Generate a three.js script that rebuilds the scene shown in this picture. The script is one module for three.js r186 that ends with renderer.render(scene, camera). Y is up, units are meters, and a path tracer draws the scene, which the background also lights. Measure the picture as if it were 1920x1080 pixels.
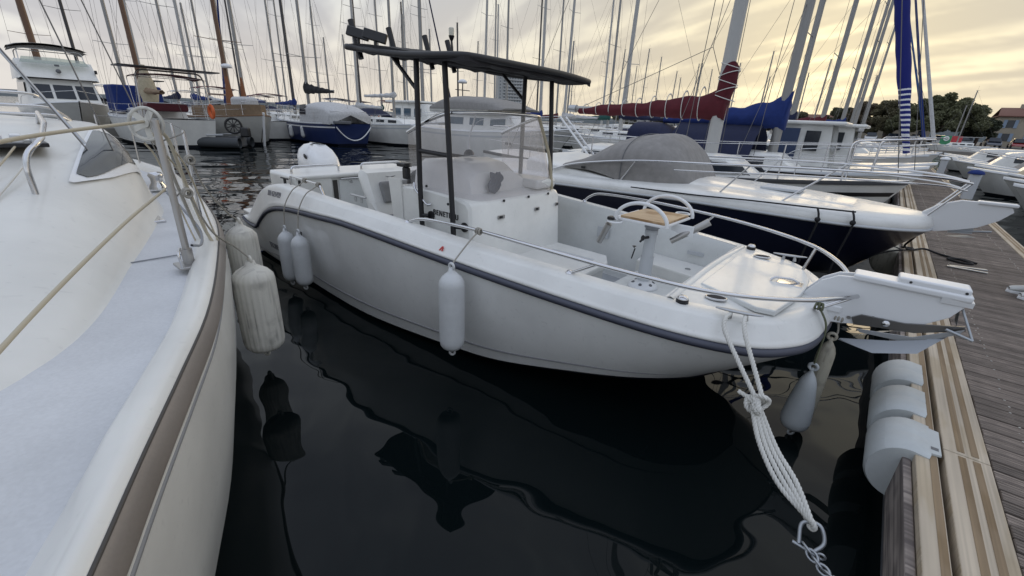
import * as THREE from 'three';
import { mergeGeometries, toCreasedNormals } from 'three/addons/utils/BufferGeometryUtils.js';
import { RoundedBoxGeometry } from 'three/addons/geometries/RoundedBoxGeometry.js';
import { TextGeometry } from 'three/addons/geometries/TextGeometry.js';
import { FontLoader } from 'three/addons/loaders/FontLoader.js';
import { MarchingCubes } from 'three/addons/objects/MarchingCubes.js';

// ---------------------------------------------------------------- camera, sky, sun, exposure
// World frame: x runs along the moored boats (bow towards the pontoon is +x), z runs along the pontoon, y is up, water at y = 0.
const scene = new THREE.Scene();
const camera = new THREE.PerspectiveCamera(67.68, 16 / 9, 0.05, 4000);
camera.position.set(6.572, 1.9, 3.274);
{
  const R = new THREE.Vector3(0.76277, 0.04367, -0.6452), F = new THREE.Vector3(-0.58855, -0.3665, -0.72061);
  const U = R.clone().cross(F).normalize();
  camera.quaternion.setFromRotationMatrix(new THREE.Matrix4().makeBasis(R, U, F.clone().negate()));
}
const renderer = new THREE.WebGLRenderer({ antialias: true });
renderer.toneMapping = THREE.LinearToneMapping;
renderer.toneMappingExposure = 1.17;
renderer.shadowMap.enabled = true;

let seed = 7;
const rnd = (a = 0, b = 1) => { seed = (seed * 1664525 + 1013904223) >>> 0; return a + (b - a) * (seed / 4294967296); };
const smooth = (a, b, x) => { const t = Math.min(1, Math.max(0, (x - a) / (b - a))); return t * t * (3 - 2 * t); };
const mix = (a, b, t) => a + (b - a) * t;
const hash = (i, j, s = 0) => { let h = Math.imul(i, 374761393) ^ Math.imul(j, 668265263) ^ Math.imul(s + 11, 974634721); h = Math.imul(h ^ (h >>> 13), 1274126177); return ((h ^ (h >>> 16)) >>> 0) / 4294967296; };
function vnoise(x, y, s = 0, px = 0, py = 0) {           // value noise, optionally periodic
  const ix = Math.floor(x), iy = Math.floor(y), fx = x - ix, fy = y - iy, u = fx * fx * (3 - 2 * fx), v = fy * fy * (3 - 2 * fy);
  const w = (i, p) => p ? ((i % p) + p) % p : i;
  const a = hash(w(ix, px), w(iy, py), s), b = hash(w(ix + 1, px), w(iy, py), s), c = hash(w(ix, px), w(iy + 1, py), s), d = hash(w(ix + 1, px), w(iy + 1, py), s);
  return mix(mix(a, b, u), mix(c, d, u), v);
}
const fbm = (x, y, n = 4, s = 0) => { let t = 0, a = 0.5; for (let i = 0; i < n; i++) { t += a * vnoise(x, y, s + i); x *= 2.03; y *= 2.03; a *= 0.5; } return t; };

const sunDir = new THREE.Vector3(-0.14, 0.10, -0.985).normalize();
{
  const W = 2048, H = 1024, d = new Float32Array(W * H * 4);
  for (let j = 0; j < H; j++) {
    const el = ((j + 0.5) / H - 0.5) * Math.PI, y = Math.sin(el), ce = Math.cos(el);
    for (let i = 0; i < W; i++) {
      const az = ((i + 0.5) / W - 0.5) * 2 * Math.PI, x = Math.cos(az) * ce, z = Math.sin(az) * ce;
      const ang = Math.acos(Math.max(-1, Math.min(1, x * sunDir.x + y * sunDir.y + z * sunDir.z)));
      const up = Math.max(0, y);
      const t1 = smooth(0, 0.3, up), t2 = smooth(0.25, 0.9, up);
      const far = smooth(0.9, 2.6, ang);                    // away from the sun the low sky turns from cream to blue-grey
      let c = [[0.68, 0.66, 0.53, 0.73], [0.63, 0.705, 0.585, 0.815], [0.57, 0.78, 0.655, 0.98]].map(([near, away, mid, zen]) => mix(mix(mix(near, away, far), mid, t1), zen, t2));
      // broad warm side of the sky round the hidden sun, and the bright veil close to it
      const broad = Math.exp(-Math.pow(ang / 0.66, 1.6)), near = Math.exp(-Math.pow(ang / 0.15, 1.2));
      const warm = [0.80, 0.685, 0.45];
      c = c.map((v, k) => mix(v, warm[k], 0.82 * broad));
      // thin streaky cloud sheet, foreshortened towards the horizon
      const q = 1 / (up + 0.10), a1 = x * q, b1 = z * q;
      const rx = a1 * 0.86 + b1 * 0.5, rz = -a1 * 0.5 + b1 * 0.86;
      const wsp = fbm(rx * 0.5 + 3, rz * 1.7 + 9, 5, 3), fine = fbm(rx * 1.3, rz * 6.5 + wsp * 2.5, 4, 21);
      const cl = smooth(0.36, 0.62, wsp * 0.5 + fine * 0.5);
      const hz = smooth(0.015, 0.1, up);
      const shade = mix(1.0, mix(0.80, 1.13, cl), hz);
      c = c.map((v, k) => v * shade * (k === 2 ? mix(1, mix(1.04, 0.97, cl), hz) : 1));
      const glow = near * mix(0.35, 1, cl);
      c[0] += 0.70 * glow; c[1] += 0.56 * glow; c[2] += 0.26 * glow;
      // low bank of grey haze under the sun
      const bank = smooth(0.10, 0.02, up) * (0.5 + 0.5 * fbm(az * 6, up * 60, 3, 40)) * 0.35 * broad;
      c = c.map((v, k) => mix(v, [0.55, 0.46, 0.36][k], bank));
      if (y < 0) { const g = smooth(0, -0.2, y); c = c.map((v, k) => mix(v, [0.05, 0.06, 0.065][k], g)); }
      const o = (j * W + i) * 4; d[o] = c[0]; d[o + 1] = c[1]; d[o + 2] = c[2]; d[o + 3] = 1;
    }
  }
  const sky = new THREE.DataTexture(d, W, H, THREE.RGBAFormat, THREE.FloatType);
  sky.mapping = THREE.EquirectangularReflectionMapping; sky.magFilter = THREE.LinearFilter; sky.needsUpdate = true;
  scene.background = sky; scene.environment = sky;
}
const sun = new THREE.DirectionalLight(new THREE.Color().setRGB(1, 0.78, 0.5), 0.5);
sun.position.copy(sunDir).multiplyScalar(60); sun.castShadow = true; sun.shadow.radius = 60;
sun.shadow.mapSize.set(2048, 2048); Object.assign(sun.shadow.camera, { left: -30, right: 30, top: 30, bottom: -30, near: 1, far: 160 });
scene.add(sun); scene.add(sun.target);

// ---------------------------------------------------------------- helpers
const V = (x, y, z) => new THREE.Vector3(x, y, z);
const used = new Map();
const numbered = (n) => { const k = used.get(n) ?? 0; used.set(n, k + 1); return k ? n + '_' + String(k).padStart(3, '0') : n; };
function thing(name, label, category, pos = [0, 0, 0], turn = 0, group) {
  const o = new THREE.Group(); o.name = numbered(name); o.position.set(...pos); o.rotation.y = turn;
  o.userData = { label, category }; if (group) o.userData.group = group; scene.add(o); return o;
}
function sub(name, parent, label) { const o = new THREE.Group(); o.name = name; if (label) o.userData.label = label; parent.add(o); return o; }
function boxUV(g) {                                     // uv in metres by the dominant axis of each face
  const p = g.attributes.position, n = p.count, uv = new Float32Array(n * 2), a = V(), b = V(), c = V(), e = V(), f = V();
  for (let i = 0; i < n; i += 3) {
    a.fromBufferAttribute(p, i); b.fromBufferAttribute(p, i + 1); c.fromBufferAttribute(p, i + 2);
    e.subVectors(b, a).cross(f.subVectors(c, a));
    const ax = Math.abs(e.x), ay = Math.abs(e.y), az = Math.abs(e.z);
    [a, b, c].forEach((q, k) => { const [s, t] = ay >= ax && ay >= az ? [q.x, q.z] : ax >= az ? [q.z, q.y] : [q.x, q.y]; uv[(i + k) * 2] = s; uv[(i + k) * 2 + 1] = t; });
  }
  g.setAttribute('uv', new THREE.BufferAttribute(uv, 2)); return g;
}
function prep(g, keepUV) {
  let q = g.index ? g.toNonIndexed() : g.clone();
  for (const k of Object.keys(q.attributes)) if (!['position', 'normal', 'uv'].includes(k)) q.deleteAttribute(k);
  if (!q.attributes.normal) q.computeVertexNormals();
  if (!keepUV || !q.attributes.uv) boxUV(q);
  q.morphAttributes = {}; return q;
}
function geo(list, keepUV) { list = [].concat(list).filter(Boolean).map((g) => prep(g, keepUV)); return list.length === 1 ? list[0] : mergeGeometries(list); }
function part(name, list, mat, parent, label, keepUV) {
  const m = new THREE.Mesh(geo(list, keepUV), mat); m.name = name; m.castShadow = m.receiveShadow = true;
  if (label) m.userData.label = label; parent.add(m); return m;
}
function single(name, list, mat, label, category, group, keepUV) {
  const m = part(numbered(name), list, mat, scene, label, keepUV); m.userData.category = category; if (group) m.userData.group = group; return m;
}
function structure(name, list, mat, keepUV) { const m = part(name, list, mat, scene, undefined, keepUV); m.userData.kind = 'structure'; return m; }
const T = (g, x = 0, y = 0, z = 0, rx = 0, ry = 0, rz = 0) => g.clone().applyMatrix4(new THREE.Matrix4().compose(V(x, y, z), new THREE.Quaternion().setFromEuler(new THREE.Euler(rx, ry, rz)), V(1, 1, 1)));
const box = (x0, x1, y0, y1, z0, z1) => new THREE.BoxGeometry(Math.abs(x1 - x0), Math.abs(y1 - y0), Math.abs(z1 - z0)).translate((x0 + x1) / 2, (y0 + y1) / 2, (z0 + z1) / 2);
const rbox = (x0, x1, y0, y1, z0, z1, r = 0.02, s = 3) => new RoundedBoxGeometry(Math.abs(x1 - x0), Math.abs(y1 - y0), Math.abs(z1 - z0), s, r).translate((x0 + x1) / 2, (y0 + y1) / 2, (z0 + z1) / 2);
function bar(a, b, r, r2 = r, seg = 10, open = false) {
  const A = V(...a), B = V(...b), d = B.clone().sub(A), L = d.length();
  return new THREE.CylinderGeometry(r2, r, L, seg, 1, open).applyQuaternion(new THREE.Quaternion().setFromUnitVectors(V(0, 1, 0), d.normalize())).translate((A.x + B.x) / 2, (A.y + B.y) / 2, (A.z + B.z) / 2);
}
const curve = (pts, closed = false, t = 0.5) => new THREE.CatmullRomCurve3(pts.map((p) => V(...p)), closed, 'catmullrom', t);
const tube = (pts, r, n = 40, seg = 8, closed = false) => new THREE.TubeGeometry(curve(pts, closed), n, r, seg, closed);
function bentTube(pts, r, bend = 0.08, seg = 8) {        // straight runs with rounded corners
  const path = new THREE.CurvePath(), P = pts.map((p) => V(...p)); let last = P[0];
  for (let i = 1; i < P.length - 1; i++) {
    const a = P[i].clone().add(P[i - 1].clone().sub(P[i]).setLength(Math.min(bend, P[i].distanceTo(P[i - 1]) * 0.45)));
    const b = P[i].clone().add(P[i + 1].clone().sub(P[i]).setLength(Math.min(bend, P[i].distanceTo(P[i + 1]) * 0.45)));
    path.add(new THREE.LineCurve3(last, a)); path.add(new THREE.QuadraticBezierCurve3(a, P[i], b)); last = b;
  }
  path.add(new THREE.LineCurve3(last, P[P.length - 1]));
  const q = []; for (const c of path.curves) { const n = c.isLineCurve3 ? 1 : 6; for (let k = q.length ? 1 : 0; k <= n; k++) q.push(c.getPoint(k / n)); }
  return sweep(q, r, seg);
}
function sweep(q, r, seg = 8) {                          // round tube through a polyline, capped
  const pos = [], idx = [], n = q.length; let N = null;
  for (let i = 0; i < n; i++) {
    const t = q[Math.min(n - 1, i + 1)].clone().sub(q[Math.max(0, i - 1)]).normalize();
    if (!N) { N = Math.abs(t.y) < 0.9 ? V(0, 1, 0) : V(1, 0, 0); }
    N = N.clone().sub(t.clone().multiplyScalar(N.dot(t))).normalize(); const B = t.clone().cross(N);
    for (let k = 0; k < seg; k++) { const a = k / seg * Math.PI * 2, p = q[i].clone().addScaledVector(N, Math.cos(a) * r).addScaledVector(B, Math.sin(a) * r); pos.push(p.x, p.y, p.z); }
  }
  for (let i = 0; i < n - 1; i++) for (let k = 0; k < seg; k++) { const a = i * seg + k, b = i * seg + (k + 1) % seg; idx.push(a, b, a + seg, b, b + seg, a + seg); }
  for (const [base, i] of [[0, 0], [(n - 1) * seg, n - 1]]) { const c = pos.length / 3; pos.push(q[i].x, q[i].y, q[i].z); for (let k = 0; k < seg; k++) idx.push(c, base + k, base + (k + 1) % seg); }
  const g = new THREE.BufferGeometry(); g.setAttribute('position', new THREE.Float32BufferAttribute(pos, 3)); g.setIndex(idx); g.computeVertexNormals(); return g;
}
function loft(rings, { closed = false, cap0 = false, cap1 = false, crease = 0 } = {}) {
  const n = rings[0].length, pos = rings.flat().flat(), idx = [];
  for (let i = 0; i < rings.length - 1; i++) for (let k = 0; k < (closed ? n : n - 1); k++) { const a = i * n + k, b = i * n + (k + 1) % n; idx.push(a, a + n, b, b, a + n, b + n); }
  for (const [on, i] of [[cap0, 0], [cap1, rings.length - 1]]) if (on) {
    const c = pos.length / 3, m = [0, 1, 2].map((k) => rings[i].reduce((s, p) => s + p[k], 0) / n); pos.push(...m);
    for (let k = 0; k < (closed ? n : n - 1); k++) idx.push(c, i * n + k, i * n + (k + 1) % n);
  }
  let g = new THREE.BufferGeometry(); g.setAttribute('position', new THREE.Float32BufferAttribute(pos, 3)); g.setIndex(idx); g.computeVertexNormals();
  return crease ? toCreasedNormals(g.toNonIndexed(), crease) : g;
}
function wrinkle(g, amp, fx, fy = fx, fz = fx, s = 3) {   // soft folds pushed along the normals of a smooth sheet
  const p = g.attributes.position, n = g.attributes.normal;
  for (let i = 0; i < p.count; i++) { const x = p.getX(i), y = p.getY(i), z = p.getZ(i), k = amp * (fbm(x * fx + z * fz * 0.7 + 7, y * fy + z * fz + 3, 3, s) - 0.45); p.setXYZ(i, x + n.getX(i) * k, y + n.getY(i) * k, z + n.getZ(i) * k); }
  g.computeVertexNormals(); return g;
}
function pchip(xs, ys) {                                 // monotone cubic interpolation
  const n = xs.length, h = [], dl = [], m = new Array(n).fill(0);
  for (let i = 0; i < n - 1; i++) { h[i] = xs[i + 1] - xs[i]; dl[i] = (ys[i + 1] - ys[i]) / h[i]; }
  m[0] = dl[0]; m[n - 1] = dl[n - 2];
  for (let i = 1; i < n - 1; i++) m[i] = dl[i - 1] * dl[i] <= 0 ? 0 : 3 * (h[i - 1] + h[i]) / ((2 * h[i] + h[i - 1]) / dl[i - 1] + (h[i] + 2 * h[i - 1]) / dl[i]);
  return (x) => {
    x = Math.min(xs[n - 1], Math.max(xs[0], x)); let i = 0; while (i < n - 2 && x > xs[i + 1]) i++;
    const t = (x - xs[i]) / h[i], a = t * t, b = a * t;
    return (2 * b - 3 * a + 1) * ys[i] + (b - 2 * a + t) * h[i] * m[i] + (3 * a - 2 * b) * ys[i + 1] + (b - a) * h[i] * m[i + 1];
  };
}
function slab(outline, y0, y1, bevel = 0.006) {          // plan outline [x, z] extruded upwards
  const s = new THREE.Shape(outline.map(([x, z]) => new THREE.Vector2(x, -z)));
  return new THREE.ExtrudeGeometry(s, { depth: Math.max(0.001, y1 - y0 - 2 * bevel), bevelEnabled: bevel > 0, bevelSize: bevel, bevelThickness: bevel, bevelSegments: 2, curveSegments: 8 }).rotateX(-Math.PI / 2).translate(0, y0 + bevel, 0);
}
function plate(outline, z0, z1, bevel = 0.004) {         // side outline [x, y] extruded along z
  const s = new THREE.Shape(outline.map(([x, y]) => new THREE.Vector2(x, y)));
  return new THREE.ExtrudeGeometry(s, { depth: Math.max(0.001, z1 - z0 - 2 * bevel), bevelEnabled: bevel > 0, bevelSize: bevel, bevelThickness: bevel, bevelSegments: 2 }).translate(0, 0, z0 + bevel);
}
const lathe = (pts, seg = 20) => new THREE.LatheGeometry(pts.map(([r, y]) => new THREE.Vector2(r, y)), seg);
function strandRope(pts, r, pitch = 0.055, curveT = 0.5) { // three-strand twisted rope
  const c = curve(pts, false, curveT), L = c.getLength(), n = Math.max(12, Math.round(L / pitch * 9)), out = [], fr = c.computeFrenetFrames(n, false);
  for (let s = 0; s < 3; s++) {
    const q = []; for (let i = 0; i <= n; i++) { const a = i / n * L / pitch * Math.PI * 2 / 1 + s * 2.0944; q.push(c.getPointAt(i / n).addScaledVector(fr.normals[i], Math.cos(a) * r * 0.52).addScaledVector(fr.binormals[i], Math.sin(a) * r * 0.52)); }
    out.push(sweep(q, r * 0.56, 6));
  }
  return mergeGeometries(out);
}
function dataTex(w, h, f, srgb = true, float = false) {
  const d = float ? new Float32Array(w * h * 4) : new Uint8Array(w * h * 4);
  for (let j = 0; j < h; j++) for (let i = 0; i < w; i++) { const c = f(i / w, j / h, i, j), o = (j * w + i) * 4; for (let k = 0; k < 3; k++) d[o + k] = float ? c[k] : Math.max(0, Math.min(255, Math.round(c[k] * 255))); d[o + 3] = float ? 1 : 255; }
  const t = new THREE.DataTexture(d, w, h, THREE.RGBAFormat, float ? THREE.FloatType : THREE.UnsignedByteType);
  t.wrapS = t.wrapT = THREE.RepeatWrapping; t.magFilter = THREE.LinearFilter; t.minFilter = THREE.LinearMipmapLinearFilter; if (srgb) t.colorSpace = THREE.SRGBColorSpace; t.needsUpdate = true; return t;
}
const pn = (u, v, f, s) => vnoise(u * f, v * f, s, f, f);                       // periodic noise
const pf = (u, v, f, s, n = 4) => { let t = 0, a = 0.5; for (let i = 0; i < n; i++) { t += a * pn(u, v, f, s + i); f *= 2; a *= 0.5; } return t / (1 - Math.pow(0.5, n)); };
const rep = (t, u, v = u) => { const c = t.clone(); c.repeat.set(u, v); c.needsUpdate = true; return c; };

// ---------------------------------------------------------------- materials
const grime = dataTex(512, 512, (u, v) => { const a = pf(u, v, 4, 1, 5), b = pf(u, v, 24, 9, 3), s = Math.max(0, pn(u, v, 90, 4) - 0.86) * 2.2; const k = 0.95 + 0.045 * (a - 0.5) * 2 - 0.03 * (b - 0.5) - s * 0.14; return [k, k * 0.998, k * 0.985]; });
const roughTex = dataTex(256, 256, (u, v) => { const k = 0.62 + 0.5 * (pf(u, v, 6, 31, 4) - 0.5); return [k, k, k]; }, false);
const std = (r, g, b, rough = 0.6, metal = 0, o = {}) => { const m = new THREE.MeshPhysicalMaterial({ roughness: rough, metalness: metal, ...o }); m.color.setRGB(r, g, b); return m; };
const gel = (r, g, b, scale = 0.7, rough = 0.4) => std(r, g, b, rough, 0, { map: rep(grime, scale), clearcoat: 0.35, clearcoatRoughness: 0.12 });
const M = {
  hullWhite: std(0.81, 0.815, 0.82, 0.24, 0, { map: rep(grime, 0.6), clearcoat: 0.6, clearcoatRoughness: 0.08 }),
  white: gel(0.80, 0.80, 0.79), cream: gel(0.74, 0.735, 0.715, 0.5, 0.42), deckGrey: null, liner: gel(0.74, 0.76, 0.77, 0.9, 0.42),
  steel: std(0.62, 0.62, 0.63, 0.16, 1, { roughnessMap: rep(roughTex, 3) }), dullSteel: std(0.42, 0.41, 0.40, 0.38, 1), galv: std(0.40, 0.42, 0.44, 0.5, 0.85),
  black: std(0.012, 0.012, 0.014, 0.42), blackAlu: std(0.010, 0.0095, 0.012, 0.5), darkCloth: std(0.018, 0.017, 0.02, 0.85),
  strake: std(0.055, 0.06, 0.085, 0.5), antifoul: std(0.006, 0.008, 0.016, 0.7), navy: gel(0.008, 0.010, 0.026, 0.7, 0.3), navy2: gel(0.02, 0.035, 0.12, 0.7, 0.3),
  grey: std(0.25, 0.26, 0.28, 0.6), lightGrey: std(0.50, 0.52, 0.54, 0.55), midGrey: std(0.12, 0.125, 0.135, 0.6), rubber: std(0.03, 0.03, 0.032, 0.7),
  whitePlastic: std(0.74, 0.75, 0.76, 0.35), alu: std(0.46, 0.47, 0.48, 0.42, 0.9), mastAlu: std(0.30, 0.295, 0.285, 0.5, 0.55), mastWhite: std(0.42, 0.415, 0.40, 0.5), mastDark: std(0.05, 0.048, 0.05, 0.5), woodMast: std(0.15, 0.082, 0.048, 0.5),
  wire: std(0.16, 0.155, 0.15, 0.5, 0.6), tinted: std(0.01, 0.012, 0.015, 0.08, 0, { clearcoat: 1 }), windowDark: std(0.015, 0.02, 0.028, 0.1), windowBlue: std(0.05, 0.09, 0.13, 0.1),
  teak: null, red: std(0.55, 0.03, 0.03, 0.5), orange: std(0.6, 0.12, 0.03, 0.6), letter: std(0.015, 0.015, 0.018, 0.5), letterGrey: std(0.22, 0.22, 0.23, 0.5),
};
const weave = dataTex(256, 256, (u, v, i, j) => { const a = pf(u, v, 5, 61, 4), w = ((i >> 1) + (j >> 1)) % 2 ? 0.012 : -0.012, k = 0.88 + 0.14 * (a - 0.5) + w; return [k, k, k]; });
const cloth = (r, g, b, bump = true) => { const m = std(r, g, b, 0.92, 0, { map: rep(weave, 3.2), sheen: 0.25, sheenRoughness: 0.7 }); if (bump) { m.bumpMap = clothBump; m.bumpScale = 0.006; } return m; };
const clothBump = dataTex(256, 256, (u, v) => { const k = pf(u, v, 4, 77, 4); return [k, k, k]; }, false); clothBump.repeat.set(1.6, 1.6);
M.greyCover = cloth(0.33, 0.315, 0.30); M.burgundy = cloth(0.115, 0.012, 0.021); M.blueCloth = cloth(0.012, 0.036, 0.19); M.navyCloth = cloth(0.012, 0.018, 0.06); M.tanCloth = cloth(0.30, 0.21, 0.13); M.whiteCloth = cloth(0.66, 0.66, 0.66); M.blackCloth = cloth(0.016, 0.016, 0.018); M.creamCloth = cloth(0.55, 0.48, 0.34); M.doorBlue = std(0.03, 0.05, 0.11, 0.6); M.greenCloth = cloth(0.02, 0.10, 0.09); M.maroonCloth = cloth(0.11, 0.02, 0.03); M.greySeat = cloth(0.33, 0.33, 0.33); M.sky2 = cloth(0.05, 0.12, 0.3);
M.ropeWhite = std(0.62, 0.61, 0.57, 0.85); M.ropeGrey = std(0.33, 0.31, 0.27, 0.9); M.ropeBeige = std(0.46, 0.41, 0.31, 0.9); M.ropeBlack = std(0.014, 0.014, 0.016, 0.85);
M.fender = std(0.66, 0.68, 0.71, 0.42, 0, { map: rep(grime, 1.6) });
const oldTex = dataTex(512, 512, (u, v) => { const streak = pf(u * 1, v * 0.12, 40, 5, 3), a = pf(u, v, 6, 12, 5); let k = 0.86 - 0.13 * smooth(0.5, 0.85, streak) - 0.16 * smooth(0.48, 0.8, a); const sp = pn(u, v, 110, 8) > 0.93 ? 0.07 : 0; k -= sp; return [k, k * 0.985, k * 0.945]; });
M.oldFender = std(0.86, 0.86, 0.85, 0.7, 0, { map: rep(oldTex, 1.2) });
const nonskid = dataTex(512, 512, (u, v) => { const a = pf(u, v, 5, 51, 5), s = pn(u, v, 128, 6); const k = 0.92 + 0.08 * (a - 0.5) + 0.03 * (s - 0.5); return [k, k, k]; });
const nsBump = dataTex(256, 256, (u, v) => { const k = pn(u, v, 100, 2) * 0.7 + pn(u, v, 50, 3) * 0.3; return [k, k, k]; }, false);
M.deckGrey = std(0.70, 0.71, 0.725, 0.7, 0, { map: rep(nonskid, 1), bumpMap: rep(nsBump, 2), bumpScale: 0.0012 });
M.boatFloor = std(0.52, 0.54, 0.56, 0.6, 0, { map: rep(nonskid, 1.5), bumpMap: rep(nsBump, 3), bumpScale: 0.001 });
const grainTex = (base, dark, fx, fy, s, knots = 0) => dataTex(512, 512, (u, v) => { const w = pf(u, v, 3, s + 40, 3) * 0.6; const g = 0.5 * pn(u, v + w * 0.03, fx, s) + 0.3 * vnoise(u * fy * 3, v * fx * 3, s + 3, fy * 3, fx * 3) + 0.2 * vnoise(u * fy * 9, v * fx, s + 5, fy * 9, fx); const st = vnoise(u * fy, v * fx * 6, s + 9, fy, fx * 6); const t = smooth(0.25, 0.8, g * 0.5 + st * 0.5); return base.map((c, k) => mix(dark[k], c, t)); });
M.ply = std(1, 1, 1, 0.55, 0, { map: rep(dataTex(256, 256, (u, v) => { const g = vnoise(u * 4, v * 60 + 6 * pf(u, v, 3, 7, 3), 5, 4, 0), a = pf(u, v, 4, 17, 4), stain = smooth(0.6, 0.75, pf(u, v, 3, 27, 3)); const t = 0.5 * g + 0.5 * a; return [mix(0.66, 0.80, t) - 0.12 * stain, mix(0.55, 0.70, t) - 0.14 * stain, mix(0.42, 0.56, t) - 0.15 * stain]; }), 2) });
M.teak = std(1, 1, 1, 0.7, 0, { map: rep(grainTex([0.55, 0.43, 0.31], [0.40, 0.29, 0.2], 24, 2, 3), 1) });
M.taupe = std(0.27, 0.24, 0.215, 0.45, 0, { map: rep(nonskid, 1.5) }); M.brownLine = std(0.05, 0.045, 0.04, 0.6);
const glassPane = std(0.90, 0.885, 0.90, 0.42, 0, { transmission: 1, thickness: 0, ior: 1.45 });
const font = await new FontLoader().loadAsync('fonts/droid/droid_sans_bold.typeface.json');
const text = (s, size, depth = 0.003) => { const g = new TextGeometry(s, { font, size, depth, curveSegments: 3, bevelEnabled: false }); g.computeBoundingBox(); return g; };
// ---------------------------------------------------------------- water
{
  const N = 1024;
  const waves = []; seed = 91;
  for (let i = 0; i < 64; i++) { const k = i < 10 ? rnd(6, 14) : i < 30 ? rnd(14, 34) : rnd(34, 90), a = rnd(-0.9, 0.9) + (rnd() < 0.25 ? 1.57 : 0.3); waves.push([Math.round(k * Math.cos(a)), Math.round(k * Math.sin(a)), rnd(0, 6.283), 1 / Math.pow(k, i < 10 ? 1.55 : 1.75)]); }
  const h = new Float32Array(N * N); let lo = 1e9, hi = -1e9;
  for (const [a, b, p, w] of waves) {
    const si = new Float32Array(N), ci = new Float32Array(N); for (let i = 0; i < N; i++) { si[i] = Math.sin(a * i / N * 6.2831853); ci[i] = Math.cos(a * i / N * 6.2831853); }
    for (let j = 0; j < N; j++) { const sj = w * Math.sin(b * j / N * 6.2831853 + p), cj = w * Math.cos(b * j / N * 6.2831853 + p), o = j * N; for (let i = 0; i < N; i++) h[o + i] += si[i] * cj + ci[i] * sj; }
  }
  for (const v of h) { if (v < lo) lo = v; if (v > hi) hi = v; }
  const bump = dataTex(N, N, (u, v, i, j) => { const k = (h[j * N + i] - lo) / (hi - lo); return [k, k, k]; }, false, true);
  bump.repeat.set(1 / 14, 1 / 14);
  const water = std(0.003, 0.0055, 0.006, 0.012, 0, { ior: 1.26, bumpMap: bump, bumpScale: 0.062 });
  structure('water', new THREE.PlaneGeometry(2600, 2600).rotateX(-Math.PI / 2).translate(-200, 0, -300), water);
}

// ---------------------------------------------------------------- pontoon
{
  const woodGrey = (s, k) => std(k, k * 0.96, k * 0.915, 0.8, 0, { map: rep(grainTex([0.60, 0.56, 0.53], [0.39, 0.36, 0.34], 20, 2, s), 1.2, 6) });
  const greys = [woodGrey(3, 1), woodGrey(15, 0.8), woodGrey(29, 1.18), woodGrey(47, 0.92), woodGrey(61, 0.66)];
  const lightTex = dataTex(512, 256, (u, v) => { const g = vnoise(u * 60, v * 3, 5, 60, 3), a = pf(u, v, 4, 8, 5), st = smooth(0.52, 0.72, pf(u, v, 5, 19, 4)); const k = 0.78 + 0.10 * (g - 0.5) + 0.16 * (a - 0.5); return [k - 0.05 * st, k * 0.945 - 0.06 * st, k * 0.86 - 0.08 * st]; });
  const light = std(0.78, 0.75, 0.71, 0.7, 0, { map: rep(lightTex, 2.4, 0.45) }), groove = std(0.42, 0.34, 0.25, 0.8, 0, { map: rep(lightTex, 3, 0.6) });
  const dark = std(1, 1, 1, 0.85, 0, { map: rep(grainTex([0.60, 0.56, 0.53], [0.36, 0.33, 0.32], 16, 3, 71), 0.6, 1) });
  const P = new THREE.Group(); P.name = 'pontoon'; P.userData = { kind: 'structure', label: 'floating pontoon with grey slatted deck and pale ribbed edge boards' }; scene.add(P);
  const g0 = geo(new RoundedBoxGeometry(0.93, 0.035, 0.066, 1, 0.005));
  const ribs = geo([g0, ...[-0.019, 0, 0.019].map((z) => box(-0.464, 0.464, 0.0173, 0.0193, z - 0.0055, z + 0.0055))]);
  const rest = []; let n = 0;
  for (let z = 3.4; z > -62; z -= 0.078, n++) {
    const y = 0.482 + rnd(-0.0025, 0.0025), x = 7.785 + rnd(-0.004, 0.004);
    if (n < 300) { const m = new THREE.Mesh(ribs, greys[Math.floor(rnd(0, 5))]); m.name = n ? 'plank_' + String(n).padStart(3, '0') : 'plank'; m.castShadow = m.receiveShadow = true; P.add(m); m.position.set(x, y, z); m.rotation.set(rnd(-0.006, 0.006), rnd(-0.002, 0.002), 0); } else rest.push(g0.clone().translate(x, y, z));
  }
  const far = part('plank_row', rest, greys[1], P); far.userData.kind = 'stuff';
  // pale boards along both edges, in lengths, each with two brown ribs
  const lengths = [[3.6, 0.62], [0.615, -2.4], [-2.405, -5.4], [-5.405, -8.4], [-8.405, -11.4], [-11.405, -16], [-16.005, -22], [-22.005, -30], [-30.005, -45], [-45.005, -62]];
  for (const [z0, z1] of lengths) {
    for (const [xa, xb, ya, rr] of [[7.045, 7.128, 0.49, [0.055]], [7.15, 7.315, 0.495, [0.055, 0.105]], [8.258, 8.40, 0.495, [0.05, 0.09]]]) {
      const b = part('edge_board', rbox(xa, xb, ya - 0.07, ya + 0.008, z0, z1, 0.006, 2), light, P);
      for (const r of rr) part('edge_rib', box(xa + r - 0.004, xa + r + 0.022, ya + 0.004, ya + 0.0105, z0 - 0.02, z1 + 0.02), groove, b);
    }
    part('side_board', [rbox(7.008, 7.042, 0.22, 0.462, z0, z1, 0.008, 2)], dark, P);
  }
  part('gap_channel', [box(7.126, 7.152, 0.38, 0.44, -62, 3.6), box(7.314, 7.33, 0.38, 0.455, -62, 3.6)], M.black, P);
  part('float', [box(7.06, 8.36, -0.5, 0.40, -62, 3.6)], M.midGrey, P);
  const sc = []; for (let z = 3.3; z > -20; z -= 0.078) for (const x of [7.47, 8.1]) sc.push(new THREE.CylinderGeometry(0.006, 0.006, 0.003, 6).translate(x + rnd(-0.01, 0.01), 0.5015, z));
  const s = part('screw_heads', sc, M.alu, P); s.userData.kind = 'stuff';
}

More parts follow.
